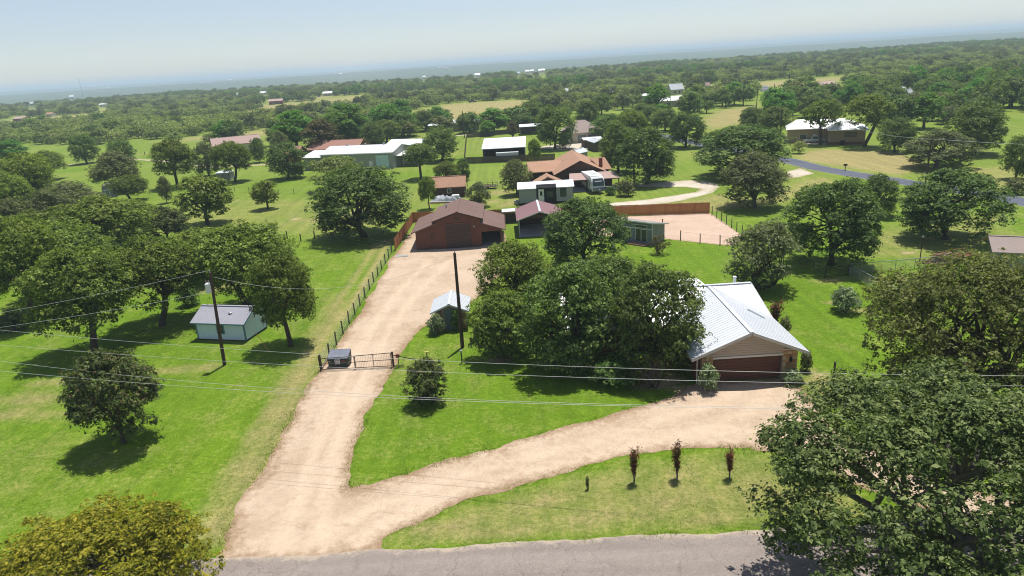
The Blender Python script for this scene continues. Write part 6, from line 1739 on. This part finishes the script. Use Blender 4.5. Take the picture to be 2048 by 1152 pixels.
far_poles = [((929, 276), 222, 'dark pole at the corner of the tan shed lane'), ((1268, 372), 288, 'dark pole behind the large oak right of the tan-roofed house'), ((1560, 278), 220, 'tall dark pole left of the beige house'),
             ((1850, 372), 279, 'leaning pole beside the county road on the right'), ((218, 290), 262, 'nearest dark pole in the left scrub'), ((147, 262), 243, 'pole in the left scrub, left of the nearest one'), ((189, 257), 238, 'slim pole in the left scrub beyond the nearest one'),
             ((217, 256), 238, 'slim pole directly beyond the nearest one in the left scrub'), ((69, 274), 250, 'pole at the left end of the scrub'), ((731, 292), 252, 'white-topped pole at the right end of the red-roofed house'), ((1045, 222), 200, 'thin pole on the dry field'),
             ((1512, 232), 178, 'tall pole left of the far road'), ((1575, 205), 150, 'tall pole right of the far road'), ((1547, 204), 168, 'grey pole beside the far road'), ((1340, 225), 190, 'pole beside the low white-roofed barn')]
for (f0, ty, lab) in far_poles:
    b = P(*f0); tp = PY(f0[0] + (f0[0] - 1272) * (f0[1] - ty) / 4100 , ty, b.y)
    b_lean = Vector((b.x + (tp.x - b.x), b.y, tp.z))
    upole('utility_pole', lab, b, b_lean, .17, .13, arms=0)
e = topA; 
lp = P(1850, 372)
cable('power_line', 'cable running right from the leaning pole by the county road', [Vector((lp.x + 1, lp.y, 8.2)), Vector((lp.x + 45, lp.y - 22, 7.0))], .02, .8)
cable('power_line', 'cable running left from the leaning pole toward the beige house', [Vector((lp.x + 1, lp.y, 8.2)), Vector((89, 178, 4.4))], .02, .6)
d = ray(164, 185); rm = thing('radio_mast', 'slender radio mast on the hazy skyline at left', 'mast', (d[0] / d[1] * 2600, 2600, -15))
MB().tube([(0, 0, 0), (0, 0, 40), (0, 0, 75)], [1.1, .8, .4], 4).build('lattice', MAT['galv'], rm)
MB().bar((-2, 0, 60), (2, 0, 60), .6, .6).build('antenna', MAT['galv'], rm)

# ------------------------------------------------------------------ camper, vehicles, clutter
rv = thing('travel_trailer', 'white and grey travel trailer with dark curved front window beside the porch', 'camper', (18.1, 131.8, 0), R(8))
L_, Wd = 8.6, 2.5
side = [(0, .75), (.15, 1.5), (.45, 2.4), (1.1, 3.15), (1.7, 3.3), (L_, 3.3), (L_, .6), (.3, .6)]
MB().slab([(-Wd / 2, y, z) for y, z in side], (Wd, 0, 0)).build('body', MAT['rvwhite'], rv)
MB().slab([(-Wd / 2 - .02, 1.6, 3.3), (Wd / 2 + .02, 1.6, 3.3), (Wd / 2 + .02, L_ + .02, 3.3), (-Wd / 2 - .02, L_ + .02, 3.3)], (0, 0, .09)).build('roof', MAT['roof_white'], rv)
MB().box(-.35, 3.4, 3.39, .35, 4.3, 3.62).box(-.25, 6.0, 3.39, .25, 6.5, 3.55).build('air_unit', MAT['white'], rv)
fw_ = MB().slab([(-Wd / 2 + .12, .16, 1.62), (Wd / 2 - .12, .16, 1.62), (Wd / 2 - .1, .46, 2.48), (-Wd / 2 + .1, .46, 2.48)], (0, -.05, .02)).slab([(-Wd / 2 + .1, .47, 2.50), (Wd / 2 - .1, .47, 2.50), (Wd / 2 - .25, .88, 2.95), (-Wd / 2 + .25, .88, 2.95)], (0, -.05, .03)).build('front_window', MAT['glass'], rv)
for i in range(7): MB().slab([(-.68 + i * .2, .41, 2.38), (-.54 + i * .2, .41, 2.38), (-.54 + i * .2, .49, 2.58), (-.68 + i * .2, .49, 2.58)], (0, -.07, .02)).build('lettering', MAT['paper'], fw_)
MB().slab([(-Wd / 2 + .02, -.01, .8), (Wd / 2 - .02, -.01, .8), (Wd / 2 - .05, .1, 1.35), (-Wd / 2 + .05, .1, 1.35)], (0, -.04, 0)).build('front_cap', MAT['rvgrey'], rv)
for s in (-1, 1):
    x = s * (Wd / 2 + .003)
    MB().slab([(x, .5, .62), (x, L_ - .05, .62), (x, L_ - .05, .95), (x, .5, .95)], (s * .02, 0, 0)).build('side_band', MAT['rvgrey'], rv)
    MB().slab([(x, 1.6, 2.0), (x, 2.6, 1.0), (x, 3.0, 1.0), (x, 2.1, 2.6)], (s * .02, 0, 0)).slab([(x, 2.8, 2.2), (x, 3.6, 1.0), (x, 4.0, 1.0), (x, 3.2, 2.7)], (s * .02, 0, 0)).build('swoosh_decal', MAT['rvgrey'], rv)
    for y0 in (4.6, 6.4): MB().box(min(x, x + s * .03), y0, 1.7, max(x, x + s * .03), y0 + 1.1, 2.5).build('window', MAT['glass'], rv)
    for y0 in (5.2, 6.1):
        wh = MB().tube([(s * (Wd / 2 - .28), y0, .36), (s * (Wd / 2 + .0), y0, .36)], .36, 14).build('wheel', MAT['rubber'], rv)
        MB().tube([(s * (Wd / 2 + .0), y0, .36), (s * (Wd / 2 + .03), y0, .36)], .2, 10).build('rim', MAT['galv'], wh)
MB().bar((-.5, .3, .55), (0, -1.2, .5), .1, .12).bar((.5, .3, .55), (0, -1.2, .5), .1, .12).build('hitch', MAT['steel'], rv)
MB().tube([(0, -.6, .5), (0, -.6, .0)], .05, 6).build('jack', MAT['steel'], rv)
for y in (-.45, -.85): MB().tube([(0, y + .15, .6), (0, y + .15, 1.05)], .16, 10).build('gas_bottle', MAT['rvgrey'], rv)

def pickup(name, label, loc, rz, paint):
    t = thing(name, label, 'pickup', loc, rz)
    MB().slab([(-2.75, -.95, .5), (2.7, -.95, .5), (2.8, -.95, .9), (1.3, -.95, 1.12), (-2.75, -.95, 1.12)], (0, 1.9, 0)).build('body', MAT[paint], t)
    cb = MB().slab([(-.75, -.85, 1.12), (1.3, -.85, 1.12), (.75, -.78, 1.75), (-.6, -.78, 1.75)], (0, 1.66, 0)).build('cab', MAT[paint], t)
    for s in (-1, 1): MB().slab([(-.55, s * .86, 1.18), (1.0, s * .86, 1.18), (.66, s * .81, 1.66), (-.5, s * .81, 1.66)], (0, s * .03, 0)).build('side_window', MAT['glass'], cb)
    MB().slab([(1.28, -.75, 1.16), (1.28, .75, 1.16), (.82, .7, 1.7), (.82, -.7, 1.7)], (.05, 0, .02)).build('windscreen', MAT['glass'], cb)
    MB().box(-2.65, -.8, 1.02, -.85, .8, 1.13).build('bed', MAT['cardark'], t)
    for x in (-1.75, 1.75):
        for s in (-1, 1):
            w = MB().tube([(x, s * .74, .38), (x, s * .98, .38)], .38, 14).build('wheel', MAT['rubber'], t)
            MB().tube([(x, s * .98, .38), (x, s * 1.0, .38)], .2, 10).build('rim', MAT['galv'], w)
    for s in (-.7, .7): MB().box(2.76, s - .15, .75, 2.83, s + .15, .95).build('headlight', MAT['paper'], t); MB().box(-2.8, s - .1, .7, -2.74, s + .1, 1.0).build('tail_light', MAT['rust'], t)
    MB().box(2.7, -.95, .45, 2.9, .95, .66).build('bumper', MAT['galv'], t)
    return t
pickup('pickup_truck', 'white pickup truck parked left of the beige house', (83.2, 184.2, 0), R(-8), 'carwhite')
pickup('pickup_truck', 'pale pickup under the open end of the tan-roofed house', (8.2, 147.6, 0), R(80), 'carwhite')
pickup('pickup_truck', 'dark blue pickup under trees at the back of the dry field', P(945, 205), R(10), 'cardark')
rw = thing('parked_motorhome', 'white motorhome roof behind the pickup by the beige house', 'camper', (86.5, 190.5, 0), R(-8))
MB().box(-3.6, -1.2, .7, 3.6, 1.2, 3.0).build('body', MAT['rvwhite'], rw)
MB().box(-3.55, -1.15, 3.0, 3.55, 1.15, 3.12).build('roof', MAT['roof_white'], rw)
for x in (-2.2, 2.2):
    for y in (-1.05, 1.05): MB().tube([(x, y - .12, .38), (x, y + .12, .38)], .38, 12).build('wheel', MAT['rubber'], rw)
MB().box(-2, -1.23, 1.7, -.6, -1.19, 2.4).box(.6, -1.23, 1.7, 2.2, -1.19, 2.4).build('window', MAT['glass'], rw)

ut = thing('utility_trailer', 'dark utility trailer with rails on the grass beside the brown cabin', 'trailer', P(974, 377), R(-12))
MB().box(-2.2, -1.0, .5, 2.2, 1.0, .6).build('deck', MAT['oldwood'], ut)
rl = MB()
for x in (-2.2, -1.1, 0, 1.1, 2.2):
    for y in (-1.0, 1.0): rl.bar((x, y, .6), (x, y, 1.05), .06, .06)
for y in (-1.0, 1.0): rl.bar((-2.2, y, 1.05), (2.2, y, 1.05), .06, .06); 
rl.bar((-2.2, -1, 1.05), (-2.2, 1, 1.05), .06, .06); rl.build('rail', MAT['steel'], ut)
for y in (-1.12, 1.12): MB().tube([(0, y - .1, .34), (0, y + .1, .34)], .34, 12).build('wheel', MAT['rubber'], ut)
MB().bar((2.2, 0, .5), (3.5, 0, .45), .1, .1).build('drawbar', MAT['steel'], ut)
# tarp heap
tp_ = P(893, 403)
rngt = np.random.default_rng(4)
n1, n2 = 26, 12
U, V = np.meshgrid(np.linspace(-1, 1, n1), np.linspace(-1, 1, n2))
Zt = np.clip(1 - U ** 4, 0, 1) * np.clip(1 - V ** 4, 0, 1) * (.6 + .8 * vnoise(U * 30 + 5, V * 12, 4)) + rngt.normal(0, .03, U.shape)
tv = np.column_stack([U.ravel() * 3.3, V.ravel() * 1.4, np.maximum(Zt.ravel(), 0)])
it = np.arange(n1 * n2).reshape(n2, n1)
tq = np.stack([it[:-1, :-1], it[:-1, 1:], it[1:, 1:], it[1:, :-1]], -1).reshape(-1, 4)
th_ = thing('junk_pile', 'tarp-covered junk pile behind the red barn roof', 'junk pile', tp_, R(-6))
link('tarp', arr_mesh('tarp', tv, tq, [MAT['tarp']]), th_)
MB().bar((-3.6, -1.7, .2), (2.4, -1.9, .25), .2, .12).build('board', MAT['lumber'], th_); MB().bar((-3.0, -1.3, .35), (3.6, -1.5, .2), .2, .1).build('board', MAT['white'], th_)
MB().box(1.2, -.5, .6, 2.6, .5, 1.25).build('white_panel', MAT['white'], th_)
# white tank and scrap trailer
wt = thing('white_lean_to', 'small flat white roof between the red barn and maroon carport', 'carport', (.9, 112.4, 0))
MB().slab([(-1.8, -.7, 1.95), (1.0, -.7, 1.95), (1.0, .9, 2.1), (-1.8, .9, 2.1)], (0, 0, .1)).build('roof', MAT['roof_white'], wt)
for x in (-1.6, .8): MB().box(x - .05, -.6, 0, x + .05, -.5, 1.95).build('post', MAT['oldwood'], wt)
MB().box(-1.7, .3, 0, .9, .4, 1.5).build('back_panel', MAT['oldwood'], wt)
lpile = thing('lumber_trailer', 'rusty low trailer heaped with scrap boards near the right outbuilding', 'trailer', P(1908, 520), R(14))
MB().box(-2.6, -.9, .45, 2.6, .9, .55).build('deck', MAT['rust'], lpile)
for y in (-.9, .9): MB().bar((-2.6, y, .95), (2.6, y, .95), .08, .08).build('rail', MAT['rust'], lpile)
for y in (-1.0, 1.0): MB().tube([(.3, y - .1, .33), (.3, y + .1, .33)], .33, 10).build('wheel', MAT['rubber'], lpile)
for i in range(22):
    x = rs.uniform(-3.4, -.2); y = rs.uniform(-1.3, 1.1); a = rs.uniform(-.5, .5); l = rs.uniform(.8, 1.6); z = .6 + rs.random() * .35 if x > -2.4 else .12 + rs.random() * .2
    MB().bar((x - l * math.cos(a), y - l * math.sin(a), z), (x + l * math.cos(a), y + l * math.sin(a), z + rs.uniform(-.05, .1)), .16, .05).build('board', MAT[rs.choice(['lumber', 'rust', 'oldwood'])], lpile)
fl = thing('firewood_heap', 'heap of reddish boards on the dry grass left of the lumber trailer', 'wood pile', P(1872, 524))
for i in range(12):
    a = rs.uniform(-.4, .4); l = rs.uniform(.5, 1.0); x, y = rs.uniform(-1, 1), rs.uniform(-.5, .5)
    MB().bar((x - l * math.cos(a), y - l * math.sin(a), .05 + i * .012), (x + l * math.cos(a), y + l * math.sin(a), .07 + i * .014), .18, .05).build('board', MAT[rs.choice(['lumber', 'rust'])], fl)

# ------------------------------------------------------------------ grass blades on the near lawns
rg = np.random.default_rng(8)
NB = 170000
bx = rg.uniform(-48, 40, NB); by_ = 20 + 58 * rg.random(NB) ** 1.3
keep = np.ones(NB, bool)
for poly in (DRIVE, ROADF): keep &= ~inside(bx, by_, poly)
qq = proj(np.column_stack([bx, by_, np.zeros(NB)]))
keep &= (qq[:, 0] > -60) & (qq[:, 0] < 2110) & (qq[:, 1] < 1220)
for (x0, x1, y0, y1) in ((14, 23.5, 49.8, 66), (4, 23, 56.5, 69), (-8.6, -4.5, 65, 70), (-34, -27, 64, 71)):
    keep &= ~((bx > x0) & (bx < x1) & (by_ > y0) & (by_ < y1))
bx, by_ = bx[keep], by_[keep]
# ragged tufts creeping over the edges of the drive and the road
eb = np.array(resample(DRIVE, .10, .0, rg) + resample(ROADF, .12, .0, rg))
eb = eb[(np.abs(eb[:, 0]) < 48) & (eb[:, 1] > 30) & (eb[:, 1] < 80)]
eb = np.repeat(eb, 7, axis=0) + rg.normal(0, .22, (len(eb) * 7, 2))
eb = eb[vnoise(eb[:, 0], eb[:, 1], 1.1) > .42]
eb = eb[~((eb[:, 1] < 33.4) & (eb[:, 0] > -19.5) & (eb[:, 0] < -6.5))]
bx = np.concatenate([bx, eb[:, 0]]); by_ = np.concatenate([by_, eb[:, 1]])
n = len(bx)
hgt = rg.uniform(.02, .06, n) * (1 + .8 * (vnoise(bx, by_, 2.2) > .62)); hgt[n - len(eb):] *= 1.9; wd = rg.uniform(.012, .03, n)
an = rg.uniform(0, 6.28, n); ln = rg.normal(0, .05, (n, 2))
v0 = np.column_stack([bx - np.cos(an) * wd, by_ - np.sin(an) * wd, np.zeros(n)])
v1 = np.column_stack([bx + np.cos(an) * wd, by_ + np.sin(an) * wd, np.zeros(n)])
v2 = np.column_stack([bx + ln[:, 0], by_ + ln[:, 1], hgt])
gvv = np.stack([v0, v1, v2], 1).reshape(-1, 3)
def grass_mat():
    m, N, L, B = _new('grass_blades')
    g = N.new('ShaderNodeNewGeometry')
    nn = noise(N, L, g.outputs['Position'], .3, 3)
    f = mathn(N, L, 'ADD', mathn(N, L, 'MULTIPLY', g.outputs['Random Per Island'], .5), mathn(N, L, 'MULTIPLY', nn, .5))
    L.new(ramp(N, L, f, [(.2, (.09, .16, .012)), (.5, (.16, .25, .02)), (.8, (.30, .32, .07))]), B.inputs['Base Color'])
    B.inputs['Roughness'].default_value = .7; B.inputs['Specular IOR Level'].default_value = .2
    t = N.new('ShaderNodeBsdfTranslucent'); t.inputs['Color'].default_value = (.26, .40, .03, 1)
    x = N.new('ShaderNodeMixShader'); x.inputs[0].default_value = .45
    L.new(B.outputs[0], x.inputs[1]); L.new(t.outputs[0], x.inputs[2]); L.new(x.outputs[0], N['Material Output'].inputs['Surface'])
    return m
gr = link('grass', arr_mesh('grass', gvv, np.arange(3 * n).reshape(n, 3), [grass_mat()])); gr['kind'] = 'stuff'
tag(gr, 'short green grass of the near lawns and roadside verge', 'grass')

# ------------------------------------------------------------------ the hazy air
HAZE_TOP = max(62.0, float(GZ.max()) + 2)
hz = MB().box(-16000, -500, -60, 16000, 23000, HAZE_TOP).build('haze', None)
hz['kind'] = 'stuff'; tag(hz, 'thin blue summer haze over the whole landscape', 'haze')
hm = bpy.data.materials.new('summer_haze'); hm.use_nodes = True
hn = hm.node_tree.nodes; hl = hm.node_tree.links; hn.clear()
pvv = hn.new('ShaderNodeVolumePrincipled'); ho = hn.new('ShaderNodeOutputMaterial')
pvv.inputs['Color'].default_value = (.68, .83, 1.0, 1); pvv.inputs['Density'].default_value = 2.3e-4; pvv.inputs['Anisotropy'].default_value = 0.0
hl.new(pvv.outputs['Volume'], ho.inputs['Volume'])
hz.data.materials.append(hm)
